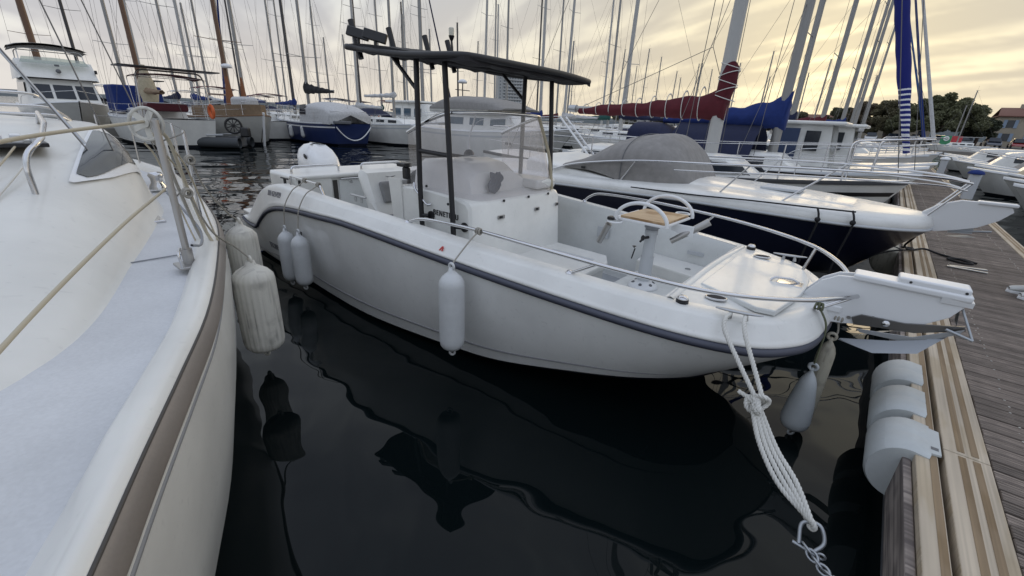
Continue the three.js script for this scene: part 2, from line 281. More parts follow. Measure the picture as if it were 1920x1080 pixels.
// ---------------------------------------------------------------- the white centre-console boat
const BW = pchip([0, 1.5, 3, 4.2, 5.2, 5.8, 6.2, 6.4, 6.47, 6.5], [1.08, 1.165, 1.235, 1.15, 1.03, 0.93, 0.76, 0.50, 0.27, 0.0]);
const BT = pchip([0.13, 0.45, 0.75, 1.05, 1.4, 2, 3, 4.2, 5.2, 5.8, 6.5], [0.53, 0.78, 0.95, 1.045, 1.085, 1.088, 1.085, 1.03, 0.975, 0.942, 0.905]);
const BS = pchip([0.1, 0.3, 0.54, 0.8, 1.0, 1.4, 1.8, 2.5, 3, 4.2, 5.2, 6, 6.5], [0.50, 0.455, 0.455, 0.60, 0.71, 0.83, 0.88, 0.93, 0.955, 0.893, 0.83, 0.785, 0.755]);
const BC = pchip([0, 3, 4.6, 5.6, 6.1, 6.5], [0.048, 0.045, 0.10, 0.27, 0.375, 0.47]);
const bowFlare = (x) => smooth(4.6, 6.5, x);
const boat = thing('motorboat', 'white centre-console motorboat with black T-top moored bow to the pontoon', 'motorboat');
{
  const xs = []; for (let x = 0.1; x < 5.8; x += 0.11) xs.push(x); for (let k = 0; k <= 26; k++) xs.push(5.8 + 0.7 * Math.sin(k / 26 * Math.PI / 2)); 
  const both = (f, o) => [loft(xs.map((x) => f(x, 1)), o), loft(xs.map((x) => f(x, -1)), o)];
  const chine = (x) => [x * 0.96, BC(x), Math.max(0, (BW(x) - 0.033) * (1 - 0.05 * bowFlare(x)))];
  const strakeX = (x) => x + 0.07 * smooth(5.6, 6.5, x), strakeZ = (x) => BW(x) + 0.09 * Math.min(1, BW(x) / 0.3);
  const top = both((x, s) => { const c = chine(x), st = BS(x) - 0.03, r = []; for (let k = 0; k <= 8; k++) { const t = k / 8; r.push([mix(c[0], strakeX(x), t), mix(c[1], st, t), s * (mix(c[2], strakeZ(x), t) + 0.018 * Math.sin(t * Math.PI))]); } return r; });
  part('hull', [...top, loft([[-1, -0.6, 0, 0.6, 1].map((s) => [0.1, 0.04, s * 1.05]), [-1, -0.6, 0, 0.6, 1].map((s) => [0.1, 0.46, s * 1.15]), [-1, -0.6, 0, 0.6, 1].map((s) => [0.42, 0.8, s * 1.06])])], M.hullWhite, boat);
  part('bottom', both((x, s) => { const c = chine(x), k = mix(-0.42, c[1], smooth(3.6, 6.5, x) ** 1.4); return [[c[0], k, 0], [c[0], mix(k, c[1], 0.5), s * c[2] * 0.55], [c[0], c[1] - 0.01, s * c[2]]]; }), M.antifoul, boat);
  part('rub_rail', both((x, s) => { const X = strakeX(x), Z = strakeZ(x), y = BS(x), h = mix(0.014, 0.024, smooth(0.1, 0.6, x)); return [[X, y - h, Z - 0.004], [X + 0.006, y - h * 0.8, Z + 0.02], [X + 0.008, y, Z + 0.028], [X + 0.006, y + h * 0.8, Z + 0.02], [X, y + h, Z - 0.004]].map(([a, b, c]) => [a, b, s * Math.max(0, c)]); }), M.strake, boat);
  part('spray_line', both((x, s) => { const c = chine(x), st = BS(x), t = 0.13, X = mix(c[0], strakeX(x), t), y = mix(c[1], st, t), Z = mix(c[2], strakeZ(x), t) + 0.014; return [[X, y, s * (Z - 0.004)], [X, y + 0.004, s * (Z + 0.006)], [X, y + 0.014, s * (Z + 0.002)], [X, y + 0.018, s * (Z - 0.006)]]; }), M.letterGrey, boat);
  // moulded gunwale: flare above the rub rail, shoulder, rounded cap
  part('gunwale', both((x, s) => { const X = strakeX(x), Z = strakeZ(x), y = BS(x) + 0.025, t = BT(x), w = BW(x), d = Math.max(0, t - y), in_ = Math.min(0.11, w * 0.4);
    return [[X, y, Z], [X, y + 0.012, Z + 0.008], [mix(X, x, 0.1), y + d * 0.22, Z - 0.004], [mix(X, x, 0.2), y + d * 0.30, Z - 0.018], [mix(X, x, 0.75), y + d * 0.84, w + 0.03], [mix(X, x, 0.9), t - 0.012, w + 0.014], [x, t, w - 0.008], [x - 0.02 * bowFlare(x), t + 0.004, w - in_ * 0.5], [x - 0.04 * bowFlare(x), t + 0.002, w - in_]].map(([a, b, c]) => [a, b, s * Math.max(0, c)]); }), M.white, boat);
  // cockpit liner
  const inner = xs.filter((x) => x > 1.1 && x < 5.8); inner.push(5.8);
  for (const s of [1, -1]) part('cockpit_liner', [loft(inner.map((x) => { const w = BW(x), t = BT(x); return [[x, t + 0.002, s * (w - 0.109)], [x, t - 0.02, s * (w - 0.125)], [x, t - 0.1, s * (w - 0.15)], [x, 0.40, s * (w - 0.20)], [x, 0.34, s * (w - 0.25)]]; }))], M.liner, boat);
  part('cockpit_floor', loft(inner.map((x) => [-1, -0.3, 0.3, 1].map((k) => [x, 0.345, k * (BW(x) - 0.24)]))), M.boatFloor, boat);
  // raised bow platform, side lockers and the bow deck
  part('bow_platform', [slab([[5.02, -0.72], [5.02, 0.82], [5.79, 0.74], [5.79, -0.62]], 0.34, 0.60, 0.012)], M.liner, boat);
  part('side_locker', [slab([[4.95, -0.88], [5.0, -0.55], [5.79, -0.40], [5.79, -0.76]], 0.36, 0.70, 0.015)], M.white, boat);
  part('locker_latch', [T(new THREE.CylinderGeometry(0.026, 0.026, 0.006, 16), 5.45, 0.703, -0.60)], M.steel, boat);
  const deck = xs.filter((x) => x >= 5.79); deck.unshift(5.79);
  part('bow_deck', [loft(deck.map((x) => { const w = BW(x), in_ = Math.min(0.11, w * 0.4), r = []; for (let k = -6; k <= 6; k++) r.push([x - 0.04 * bowFlare(x), BT(x) + 0.002 + 0.012 * (1 - (k / 6) ** 2), k / 6 * (w - in_)]); return r; }))], M.white, boat);
  part('deck_bulkhead', [slab([[5.78, -0.82], [5.78, 0.82], [5.81, 0.82], [5.81, -0.82]], 0.58, 0.938, 0.005), tube([[5.80, 0.93, -0.83], [5.79, 0.945, -0.4], [5.785, 0.95, 0], [5.79, 0.945, 0.4], [5.80, 0.93, 0.83]], 0.026, 24, 8)], M.white, boat);
  const hatch = part('deck_hatch', [slab([[5.86, -0.44], [5.86, 0.44], [6.22, 0.62], [6.31, 0.60], [6.37, 0.20], [6.38, 0], [6.37, -0.20], [6.31, -0.42], [6.22, -0.46]], 0.925, 0.958, 0.008)], M.liner, boat);
  part('hatch_latch', [slab([[6.22, -0.05], [6.22, 0.05], [6.36, 0.05], [6.36, -0.05]], 0.953, 0.963, 0.004), bentTube([[6.18, 0.962, 0.03], [6.2, 0.985, 0.02], [6.3, 0.985, -0.02], [6.34, 0.962, -0.03]], 0.008, 0.02)], M.steel, hatch);
  // flush rod holders, navigation lights, cleats
  for (const s of [1, -1]) {
    const rh = part('flush_holder', [T(new THREE.TorusGeometry(0.058, 0.007, 8, 28).scale(1, 0.62, 1).rotateX(Math.PI / 2), 6.0, BT(6.02) + 0.016, s * 0.62, 0, 0.35, 0)], M.steel, boat);
    part('holder_cap', [T(new THREE.CylinderGeometry(0.055, 0.055, 0.012, 24).scale(1, 1, 0.62), 6.0, BT(6.02) + 0.016, s * 0.62, 0, 0.35, 0)], M.darkCloth, rh);
    const nl = part('navigation_light', [T(lathe([[0, 0.038], [0.018, 0.036], [0.03, 0.026], [0.033, 0.02], [0.033, 0.016]]), 5.87, BT(5.87) + 0.008, s * 0.83)], M.steel, boat);
    part('light_lens', [T(lathe([[0.034, 0.018], [0.036, 0.01], [0.036, -0.006], [0, -0.006]]), 5.87, BT(5.87) + 0.006, s * 0.83)], M.black, nl);
    const cz = s > 0 ? 0.80 : -0.76, cy = BT(6.18) + 0.004;
    part('cleat', [loft(Array.from({ length: 15 }, (_, i) => { const t = i / 7 - 1, r = 0.0135 * Math.sqrt(Math.max(0.05, 1 - t * t * 0.85)); return Array.from({ length: 8 }, (_, k) => [6.17 + t * 0.115, cy + 0.04 + 0.004 * t * t + Math.sin(k / 4 * Math.PI) * r * 0.7, cz + Math.cos(k / 4 * Math.PI) * r * 1.4 - t * 0.03]); }), { closed: true, cap0: true, cap1: true }), bar([6.13, cy - 0.002, cz + 0.01], [6.135, cy + 0.04, cz + 0.01], 0.014, 0.009), bar([6.21, cy - 0.002, cz - 0.01], [6.205, cy + 0.04, cz - 0.01], 0.014, 0.009)], M.alu, boat);
  }
  part('side_cleat', [rbox(2.72, 2.98, 1.15, 1.165, 1.06, 1.085, 0.006), bar([2.8, 1.1, 1.07], [2.8, 1.155, 1.07], 0.012), bar([2.9, 1.1, 1.07], [2.9, 1.155, 1.07], 0.012)], M.alu, boat);
  part('stern_cleat', [rbox(1.14, 1.32, 1.125, 1.142, 1.03, 1.052, 0.006), bar([1.23, 1.05, 1.04], [1.23, 1.13, 1.04], 0.016)], M.black, boat);
  // bow rails
  const rail = (s) => { const pts = s > 0 ? [[3.66, 1.055, 1.12], [3.72, 1.085, 1.105], [3.87, 1.115, 1.09], [4.35, 1.13, 1.07], [4.9, 1.105, 1.02], [5.3, 1.082, 0.97], [5.63, 1.06, 0.91], [5.95, 1.04, 0.82], [6.2, 1.025, 0.67], [6.43, 1.01, 0.44], [6.57, 1.0, 0.22], [6.65, 0.995, 0.08]] : [[4.02, 1.05, -1.10], [4.08, 1.11, -1.10], [4.25, 1.165, -1.08], [4.8, 1.175, -1.03], [5.4, 1.165, -0.92], [5.9, 1.145, -0.78], [6.3, 1.12, -0.56], [6.5, 1.09, -0.30], [6.59, 1.04, -0.12], [6.595, 0.98, -0.09]]; return tube(pts, 0.0135, 90, 10); };
  part('bow_rail', [rail(1), bar([5.18, 0.975, 0.985], [5.36, 1.078, 0.96], 0.011), bar([6.49, 0.92, 0.25], [6.645, 0.995, 0.085], 0.011)], M.steel, boat);
  part('bow_rail', [rail(-1), bar([5.35, 0.985, -0.94], [5.5, 1.16, -0.90], 0.011), bar([6.3, 0.93, -0.5], [6.34, 1.11, -0.52], 0.011)], M.steel, boat);
  for (const [x, y, z] of [[3.66, 1.06, 1.12], [5.18, 0.98, 0.985], [6.49, 0.92, 0.25], [4.02, 1.05, -1.10], [5.35, 0.975, -0.94]]) part('rail_foot', [T(lathe([[0, 0.02], [0.014, 0.018], [0.026, 0.004], [0.028, -0.006]]), x, y, z)], M.steel, boat);
  // white anchor bracket
  const br = [[6.36, 0.90], [6.40, 0.955], [6.455, 1.035], [6.53, 1.085], [6.62, 1.10], [6.80, 1.095], [6.95, 1.085], [7.07, 1.08], [7.10, 1.06], [7.06, 0.985], [6.98, 0.918], [6.90, 0.885], [6.80, 0.855], [6.70, 0.82], [6.62, 0.80], [6.53, 0.785], [6.44, 0.81]];
  const bracket = part('anchor_bracket', [plate(br, 0.03, 0.05), plate(br, -0.07, -0.05)], M.whitePlastic, boat);
  part('bracket_cap', [rbox(6.60, 7.12, 1.085, 1.125, -0.085, 0.068, 0.014), rbox(6.80, 7.105, 1.115, 1.158, -0.075, 0.056, 0.014), loft([[[7.0, 1.09, 0.068], [7.13, 1.09, 0.06], [7.13, 1.06, 0.055], [7.0, 1.06, 0.06]], [[7.0, 1.09, -0.085], [7.13, 1.09, -0.08], [7.13, 1.06, -0.075], [7.0, 1.06, -0.08]]], { closed: true, cap0: true, cap1: true, crease: 0.5 })], M.whitePlastic, bracket);
  for (const [x, y] of [[6.645, 0.845], [6.755, 0.88]]) part('bolt', [T(new THREE.CylinderGeometry(0.010, 0.012, 0.008, 12), x, y, 0.052, Math.PI / 2)], M.dullSteel, bracket);
  for (const [x, y] of [[6.855, 1.137], [7.085, 1.135]]) part('bolt', [T(new THREE.CylinderGeometry(0.007, 0.007, 0.004, 10), x, y, 0.057, Math.PI / 2)], M.rubber, bracket);
  part('stem_fitting', [rbox(6.46, 6.60, 0.855, 0.90, -0.06, 0.06, 0.01)], M.whitePlastic, boat);

  // console
  const cs = sub('console', boat);
  const prof = [[2.98, 0.34], [2.98, 1.20], [3.02, 1.25], [3.35, 1.26], [3.80, 1.235], [3.92, 1.21], [3.955, 1.17], [4.03, 0.34]];
  const conRings = [-0.67, -0.655, -0.6, 0.6, 0.655, 0.67].map((z) => { const k = Math.abs(z) > 0.66 ? 0.045 : Math.abs(z) > 0.64 ? 0.012 : 0; return prof.map(([x, y]) => [x > 3.7 ? x - k : x + k * 0.5, y > 1 ? y - k * 0.6 : y, z]); });
  part('console_body', [loft(conRings, { closed: true, cap0: true, cap1: true, crease: 0.7 })], M.white, cs);
  part('helm_panel', [rbox(2.90, 3.02, 0.36, 1.24, 0.30, 0.66, 0.03), loft([[[2.78, 1.30, 0.68], [2.98, 1.30, 0.68], [3.02, 0.4, 0.68], [2.90, 0.4, 0.68]], [[2.78, 1.30, 0.66], [2.98, 1.30, 0.66], [3.02, 0.4, 0.66], [2.90, 0.4, 0.66]]], { closed: true, cap0: true, cap1: true, crease: 0.5 })], M.white, cs);
  part('instrument_pod', [loft([[3.06, 0.56], [3.10, 0.58], [3.40, 0.56], [3.60, 0.50], [3.72, 0.46], [3.76, 0.44]].map(([x, w], i) => { const y = [1.25, 1.50, 1.52, 1.49, 1.42, 1.25][i], k = i === 0 || i === 5 ? 0.02 : 0; return [[x, 1.22, w + 0.03], [x, mix(1.22, y, 0.6), w + 0.0], [x, y - 0.03, w - 0.07], [x, y, w - 0.12], [x, y, -0.12], [x, y - 0.03, -0.18], [x, mix(1.22, y, 0.35), -0.40], [x, 1.22, -0.46]]; }), { cap0: true, cap1: true, crease: 0.6 })], M.white, cs);
  part('dash_shelf', [rbox(3.30, 3.92, 1.235, 1.33, -0.63, -0.30, 0.03)], M.white, cs);
  part('compass', [T(lathe([[0.055, 0], [0.05, 0.02], [0.03, 0.045], [0, 0.055]]), 3.36, 1.545, 0.12)], M.black, cs);
  part('antenna', [bar([3.36, 1.58, 0.12], [3.33, 1.68, 0.10], 0.014, 0.01), bar([3.33, 1.68, 0.10], [3.36, 1.94, 0.02], 0.008, 0.006)], M.whitePlastic, cs);
  part('steering_wheel', [T(new THREE.TorusGeometry(0.17, 0.016, 8, 32), 2.86, 1.24, 0.12, 0, Math.PI / 2, 0.35), T(new THREE.SphereGeometry(0.06, 16, 10).scale(0.5, 1, 1), 2.88, 1.24, 0.12), bar([2.86, 1.24 - 0.17, 0.12], [2.86, 1.24 + 0.17, 0.12], 0.012), bar([2.86, 1.24, -0.05], [2.86, 1.24, 0.29], 0.012)], M.black, cs);
  part('wheel_cover', [T(new THREE.SphereGeometry(0.16, 20, 12).scale(0.6, 1, 1), 2.80, 1.20, 0.30)], M.blackAlu, cs);
  part('throttle', [rbox(2.84, 2.92, 1.28, 1.40, 0.50, 0.56, 0.02), rbox(2.78, 2.92, 1.40, 1.44, 0.48, 0.58, 0.015)], M.black, cs);
  const nm = text('BENETEAU', 0.05); part('lettering', [T(nm, 3.45, 1.035, 0.672)], M.letter, cs);
  // grab handle and button on the console side
  part('grab_handle', [bentTube([[3.22, 1.30, 0.70], [3.25, 1.25, 0.72], [3.42, 1.12, 0.72], [3.45, 1.13, 0.69]], 0.011, 0.03)], M.steel, cs);
  for (const [x, y, z, f] of [[3.35, 1.28, 0.66, 0], [3.66, 1.16, 0.672, 0], [3.957, 1.19, 0.25, 1], [3.957, 1.19, -0.12, 1], [3.957, 1.19, -0.45, 1]]) part('snap_button', [T(new THREE.CylinderGeometry(0.011, 0.013, 0.012, 12), x, y, z, f ? 0 : Math.PI / 2, 0, f ? Math.PI / 2 : 0)], M.rubber, cs);
  for (const [y, z, w] of [[1.03, 0.30, 0.09], [1.04, -0.25, 0.07], [1.05, -0.60, 0.05]]) { const l = part('hatch_catch', [rbox(3.968, 3.982, y, y + 0.035, z - w / 2, z + w / 2, 0.004)], M.dullSteel, cs); part('catch_hook', [rbox(3.98, 3.988, y + 0.008, y + 0.03, z - w * 0.1, z + w * 0.35, 0.002)], M.black, l); }
  // windscreen of clear plastic with a steel top rail
  const ws = sub('windscreen', boat);
  const bot = [[3.12, 1.25, 0.66], [3.5, 1.245, 0.66], [3.82, 1.23, 0.64], [3.93, 1.21, 0.52], [3.955, 1.21, 0.2], [3.955, 1.21, -0.2], [3.93, 1.21, -0.52], [3.82, 1.23, -0.64], [3.5, 1.245, -0.66], [3.12, 1.25, -0.66]];
  const tp = [[3.10, 1.74, 0.66], [3.36, 1.84, 0.66], [3.60, 1.915, 0.63], [3.69, 1.93, 0.52], [3.735, 1.94, 0.2], [3.735, 1.94, -0.2], [3.70, 1.93, -0.52], [3.62, 1.915, -0.63], [3.36, 1.84, -0.66], [3.10, 1.74, -0.66]];
  const cb = curve(bot), ct = curve(tp), wr = []; for (let k = 0; k <= 5; k++) wr.push(Array.from({ length: 61 }, (_, i) => cb.getPoint(i / 60).lerp(ct.getPoint(i / 60), k / 5).toArray()));
  part('screen_pane', [loft(wr)], glassPane, ws);
  part('screen_rail', [tube(tp, 0.017, 80, 8)], M.steel, ws);
  part('screen_trim', [tube([[3.70, 1.93, -0.55], [3.85, 1.55, -0.57], [3.93, 1.22, -0.55]], 0.016, 20, 8)], M.creamCloth, ws);
  part('rail_tag', [T(new THREE.SphereGeometry(0.03, 12, 8).scale(0.3, 1, 0.5), 3.72, 1.88, -0.08)], M.whitePlastic, ws);
  // crumpled cloth on the front of the pod
  { const g = new THREE.IcosahedronGeometry(1, 5), p = g.attributes.position; for (let i = 0; i < p.count; i++) { const a = V().fromBufferAttribute(p, i), n = fbm(a.x * 2.2 + 5, a.y * 2.2 + a.z * 1.7, 4, 8) - 0.5, e = 0.75 + 1.3 * (fbm(a.y * 1.8 + 2, a.z * 1.8 + 8, 3, 15) - 0.5) + 0.25 * n; p.setXYZ(i, a.x * 0.028 + n * 0.03, a.y * 0.105 * e, a.z * 0.115 * e); } g.computeVertexNormals();
    single('rag', [T(g.scale(1.1, 1.15, 1.15), 3.80, 1.335, 0.20, 0.5, 0, 0.2)], std(0.10, 0.105, 0.12, 0.9), 'crumpled grey rag lying behind the clear windscreen', 'rag'); }
  // seat moulded onto the front of the console
  const fs = sub('front_seat', boat);
  const so = [[3.9, -0.64], [3.9, 0.58], [4.52, 0.55], [4.72, 0.36], [4.76, 0.05], [4.74, -0.40], [4.62, -0.60]];
  part('seat_base', [slab(so.map(([x, z]) => [x - 0.03, z * 0.97]), 0.345, 0.60, 0.012)], M.white, fs);
  part('seat_lid', [slab(so, 0.575, 0.64, 0.016)], M.white, fs);
  for (const z of [0.2, -0.32]) part('grip_strip', [slab([[4.12, z - 0.06], [4.12, z + 0.06], [4.62, z + 0.06], [4.62, z - 0.06]], 0.638, 0.643, 0.001)], M.lightGrey, fs);
  // T-top
  const tt = sub('t_top', boat);
  for (const s of [1, -1]) {
    part('leg', [bentTube([[3.50, 0.80, s * 0.70], [3.36, 0.88, s * 0.73], [3.345, 1.3, s * 0.73], [3.35, 2.34, s * 0.73]], 0.024, 0.05, 12)], M.blackAlu, tt);
    part('leg', [bentTube([[3.825, 0.42, s * 0.74], [3.80, 0.9, s * 0.735], [3.70, 2.32, s * 0.73]], 0.024, 0.1, 12)], M.blackAlu, tt);
    part('rung', [bar([3.345, 1.60, s * 0.73], [3.755, 1.585, s * 0.73], 0.019)], M.blackAlu, tt);
    for (const [x, y] of [[3.34, 1.02], [3.79, 0.99]]) part('leg_bracket', [bar([x + 0.03, y, s * 0.73], [x + 0.08, y, s * 0.70], 0.018), T(new THREE.CylinderGeometry(0.042, 0.042, 0.014, 18), x + 0.09, y, s * 0.68, Math.PI / 2)], M.black, tt);
    part('brace', [bar([3.36, 2.08, s * 0.73], [3.02, 2.36, s * 0.73], 0.017)], M.blackAlu, tt);
  }
  const fr = [[4.02, 2.315, 0.72], [4.05, 2.31, 0.3], [4.05, 2.305, -0.4], [4.02, 2.285, -0.92], [3.92, 2.29, -0.97], [3.3, 2.335, -0.95], [2.7, 2.40, -0.92], [2.45, 2.45, -0.88], [2.42, 2.455, 0], [2.45, 2.455, 0.78], [2.7, 2.42, 0.83], [3.3, 2.35, 0.84], [3.9, 2.32, 0.82]];
  part('canopy_frame', [tube(fr, 0.026, 120, 10, true), bar([3.35, 2.345, -0.93], [3.35, 2.345, 0.82], 0.02), bar([3.72, 2.32, -0.94], [3.72, 2.32, 0.82], 0.02)], M.blackAlu, tt);
  { const rg = []; for (let i = 0; i <= 24; i++) { const t = i / 24, x = mix(2.44, 4.03, t), r = []; for (let k = 0; k <= 24; k++) { const s = k / 24, z = mix(0.83, -0.95, s), base = mix(2.465, 2.305, smooth(0, 1, t)) - 0.02 * s + 0.01; r.push([x, base + 0.055 * Math.sin(s * Math.PI) * Math.sin(t * Math.PI) - 0.02 * Math.abs(Math.sin(k * 1.9 + i)) * Math.sin(s * Math.PI) * 0.4, z]); } rg.push(r); }
    const rg2 = rg.map((r) => r.map(([x, y, z], k) => [x, y - 0.035 - 0.02 * Math.max(0, Math.sin(k * 1.3 + x * 9)), z]));
    part('canopy', [loft(rg), loft(rg2), loft([rg[0], rg2[0]]), loft([rg[24], rg2[24]]), loft(rg.map((r, i) => [r[0], rg2[i][0]])), loft(rg.map((r, i) => [r[24], rg2[i][24]]))], M.darkCloth, tt); }
  part('torn_flap', [loft([[[4.03, 2.275, -0.86], [4.04, 2.275, -0.94]], [[4.04, 2.24, -0.89], [4.05, 2.235, -0.92]]])], M.darkCloth, tt);
  for (const [x, y, z] of [[2.50, 2.44, 0.74], [2.50, 2.44, 0.33], [2.50, 2.44, -0.12], [2.50, 2.44, -0.44]]) part('rod_holder', [bar([x + 0.05, y - 0.08, z], [x - 0.06, y + 0.24, z + 0.01], 0.026, 0.029, 14)], M.blackAlu, tt);
  for (const [x, z] of [[2.64, 0.81], [2.90, 0.81]]) { const f = part('flood_light', [T(rbox(-0.105, 0.105, -0.04, 0.04, -0.018, 0.018, 0.008), x, 2.55 - (x - 2.64) * 0.15, z, -0.25, 0.6, -0.10)], M.black, tt); part('light_bracket', [bar([x, 2.44, z], [x, 2.55, z], 0.014)], M.black, f); }
  { const a = part('anchor_light', [bar([2.95, 2.44, -0.05], [2.93, 2.60, -0.05], 0.011), T(lathe([[0.01, 0], [0.024, 0.03], [0.03, 0.05]]), 2.93, 2.59, -0.05)], M.black, tt); part('lamp_glass', [T(lathe([[0.026, 0], [0.028, 0.06], [0.02, 0.07], [0, 0.07]]), 2.93, 2.64, -0.05)], std(0.75, 0.74, 0.66, 0.2, 0, { transmission: 0.4, thickness: 0 }), a); }

  // pedestal table with rod holders
  const pt = sub('pedestal_table', boat);
  part('pedestal_base', [T(lathe([[0.125, 0], [0.122, 0.012], [0.10, 0.03], [0.062, 0.045], [0.056, 0.06], [0, 0.06]], 32), 5.24, 0.602, -0.14)], M.whitePlastic, pt);
  for (let k = 0; k < 6; k++) { const a = k / 6 * 6.283 + 0.4; part('base_hole', [T(new THREE.CylinderGeometry(0.014, 0.014, 0.006, 12), 5.24 + Math.cos(a) * 0.088, 0.64, -0.14 + Math.sin(a) * 0.088, Math.sin(a) * 0.5, 0, -Math.cos(a) * 0.5)], M.midGrey, pt); }
  part('pedestal_pole', [T(lathe([[0.054, 0.03], [0.054, 0.27], [0.048, 0.272], [0.047, 0.46], [0.053, 0.462], [0.053, 0.50], [0, 0.50]], 28), 5.24, 0.602, -0.14)], M.lightGrey, pt);
  part('pole_socket', [T(lathe([[0.05, 0], [0.05, 0.02], [0.062, 0.03], [0.064, 0.085], [0, 0.085]], 24), 5.24, 1.09, -0.14)], M.grey, pt);
  part('pole_knob', [bar([5.24, 1.045, -0.09], [5.22, 1.045, -0.03], 0.012), T(new THREE.SphereGeometry(0.024, 10, 8).scale(0.7, 1, 0.7), 5.22, 1.045, -0.03), bar([5.22, 1.04, -0.03], [5.205, 1.01, -0.02], 0.009)], M.black, pt);
  const tx = [[5.03, 0.06], [5.42, 0.08], [5.43, -0.44], [5.04, -0.42]];
  part('table_frame', [slab(tx.map(([x, z]) => [x, z]), 1.175, 1.195, 0.006), slab([[4.96, -0.46], [4.96, -0.06], [5.06, -0.06], [5.06, -0.46]], 1.165, 1.18, 0.004)], M.whitePlastic, pt);
  part('table_board', [slab([[5.04, 0.045], [5.41, 0.062], [5.42, -0.425], [5.05, -0.405]], 1.196, 1.214, 0.002)], M.ply, pt);
  for (const [z, s] of [[0.085, 1], [-0.445, -1]]) part('table_handle', [tube(Array.from({ length: 17 }, (_, i) => { const a = i / 16 * Math.PI; return [5.23 - Math.cos(a) * 0.215, 1.185 + Math.sin(a) * 0.155, z + 0.012 * s]; }), 0.0145, 48, 10)], M.whitePlastic, pt);
  part('cup_ring', [T(new THREE.TorusGeometry(0.055, 0.008, 8, 28).rotateX(Math.PI / 2), 5.02, 1.165, 0.10), T(new THREE.TorusGeometry(0.055, 0.008, 8, 28).rotateX(Math.PI / 2), 5.34, 1.20, -0.52)], M.whitePlastic, pt);
  part('side_bracket', [plate([[5.38, 1.17], [5.55, 1.17], [5.55, 1.09], [5.38, 1.12]], -0.20, -0.19)], M.whitePlastic, pt);
  part('rod_holder', [bar([4.98, 1.14, 0.12], [4.90, 0.97, 0.10], 0.026, 0.024, 16)], M.dullSteel, pt);
  part('rod_holder', [bar([5.40, 1.03, -0.17], [5.64, 1.22, -0.26], 0.024, 0.03, 16)], M.dullSteel, pt);
  for (const [x, z] of [[4.99, 0.10], [5.34, -0.52]]) part('holder_clamp', [rbox(x - 0.03, x + 0.03, 1.175, 1.2, z - 0.03, z + 0.03, 0.006)], M.black, pt);
  part('platform_cleat', [bar([5.02, 0.76, -0.33], [5.04, 0.86, -0.33], 0.006), T(new THREE.ConeGeometry(0.02, 0.02, 10), 5.03, 0.87, -0.33, Math.PI)], M.black, boat);

  // helm seat
  const hs = sub('helm_seat', boat);
  const back = [0.40, 0.36, 0.1, -0.3, -0.56, -0.60].map((z, i) => { const k = i === 0 || i === 5 ? 0.05 : 0; return [[1.98, 0.5, z], [1.84 + k, 0.9, z], [1.70 + k, 1.22 - k, z], [1.76, 1.25 - k, z], [1.88 - k, 1.22 - k, z], [2.02 - k, 0.9, z], [2.2, 0.72, z], [2.2, 0.5, z]]; });
  part('seat_shell', [loft(back, { closed: true, cap0: true, cap1: true, crease: 0.8 }), slab([[1.9, -0.58], [1.9, 0.38], [2.42, 0.36], [2.42, -0.56]], 0.36, 0.66, 0.03)], M.white, hs);
  part('back_cushion', [T(rbox(-0.03, 0.03, -0.13, 0.13, -0.36, 0.36, 0.028), 2.01, 1.0, -0.10, 0, 0, 0.38)], M.greySeat, hs);
  part('seat_cushion', [rbox(2.04, 2.42, 0.66, 0.76, -0.50, 0.30, 0.04)], M.greySeat, hs);
  part('seat_emblem', [T(plate([[-0.08, 0.012], [-0.04, -0.004], [0, -0.012], [0.04, -0.004], [0.08, 0.012], [0.03, 0.004], [0, 0.0], [-0.03, 0.004]], 0, 0.004, 0.001), 1.905, 1.165, 0.05, 0, Math.PI / 2, 0)], M.letterGrey, hs);
  // stern bench
  const sb = sub('stern_bench', boat);
  part('bench_box', [rbox(0.50, 1.20, 0.34, 1.14, 0.43, 0.92, 0.035), rbox(0.50, 1.17, 0.34, 1.13, -1.02, 0.44, 0.03), rbox(0.46, 1.22, 1.09, 1.147, -1.02, 0.90, 0.028)], M.white, sb);
  part('bench_slot', [box(1.15, 1.176, 0.55, 1.06, 0.36, 0.42)], M.brownLine, sb);
  const dr = part('bench_door', [rbox(1.17, 1.20, 0.62, 1.065, -0.34, 0.345, 0.012)], M.liner, sb);
  part('door_hinge', [bar([1.21, 1.075, -0.30], [1.21, 1.075, 0.33], 0.012), T(new THREE.CylinderGeometry(0.02, 0.02, 0.008, 14), 1.203, 1.03, 0.18, 0, 0, Math.PI / 2)], M.steel, dr);
  part('bench_seam', [box(1.168, 1.174, 0.595, 0.605, -0.5, 0.36)], M.midGrey, sb);
  part('vent', [T(new THREE.SphereGeometry(0.03, 14, 10).scale(0.25, 1.3, 0.6), 1.20, 1.065, 0.86)], M.black, sb);
  part('maker_badge', [box(1.171, 1.176, 1.085, 1.105, 0.27, 0.41)], M.letterGrey, sb);
  for (const [z0, z1] of [[0.22, 0.84], [-0.78, -0.12]]) part('stern_rail', [bentTube([[0.98, 1.13, z1], [0.98, 1.23, z1], [0.98, 1.23, z0], [0.98, 1.13, z0]], 0.0145, 0.07)], M.steel, boat);
  part('quarter_rail', [bentTube([[1.45, 1.08, 1.07], [1.46, 1.19, 1.07], [2.16, 1.175, 1.09], [2.24, 1.08, 1.10]], 0.013, 0.04)], M.steel, boat);
  // outboard
  const ob = sub('outboard_engine', boat);
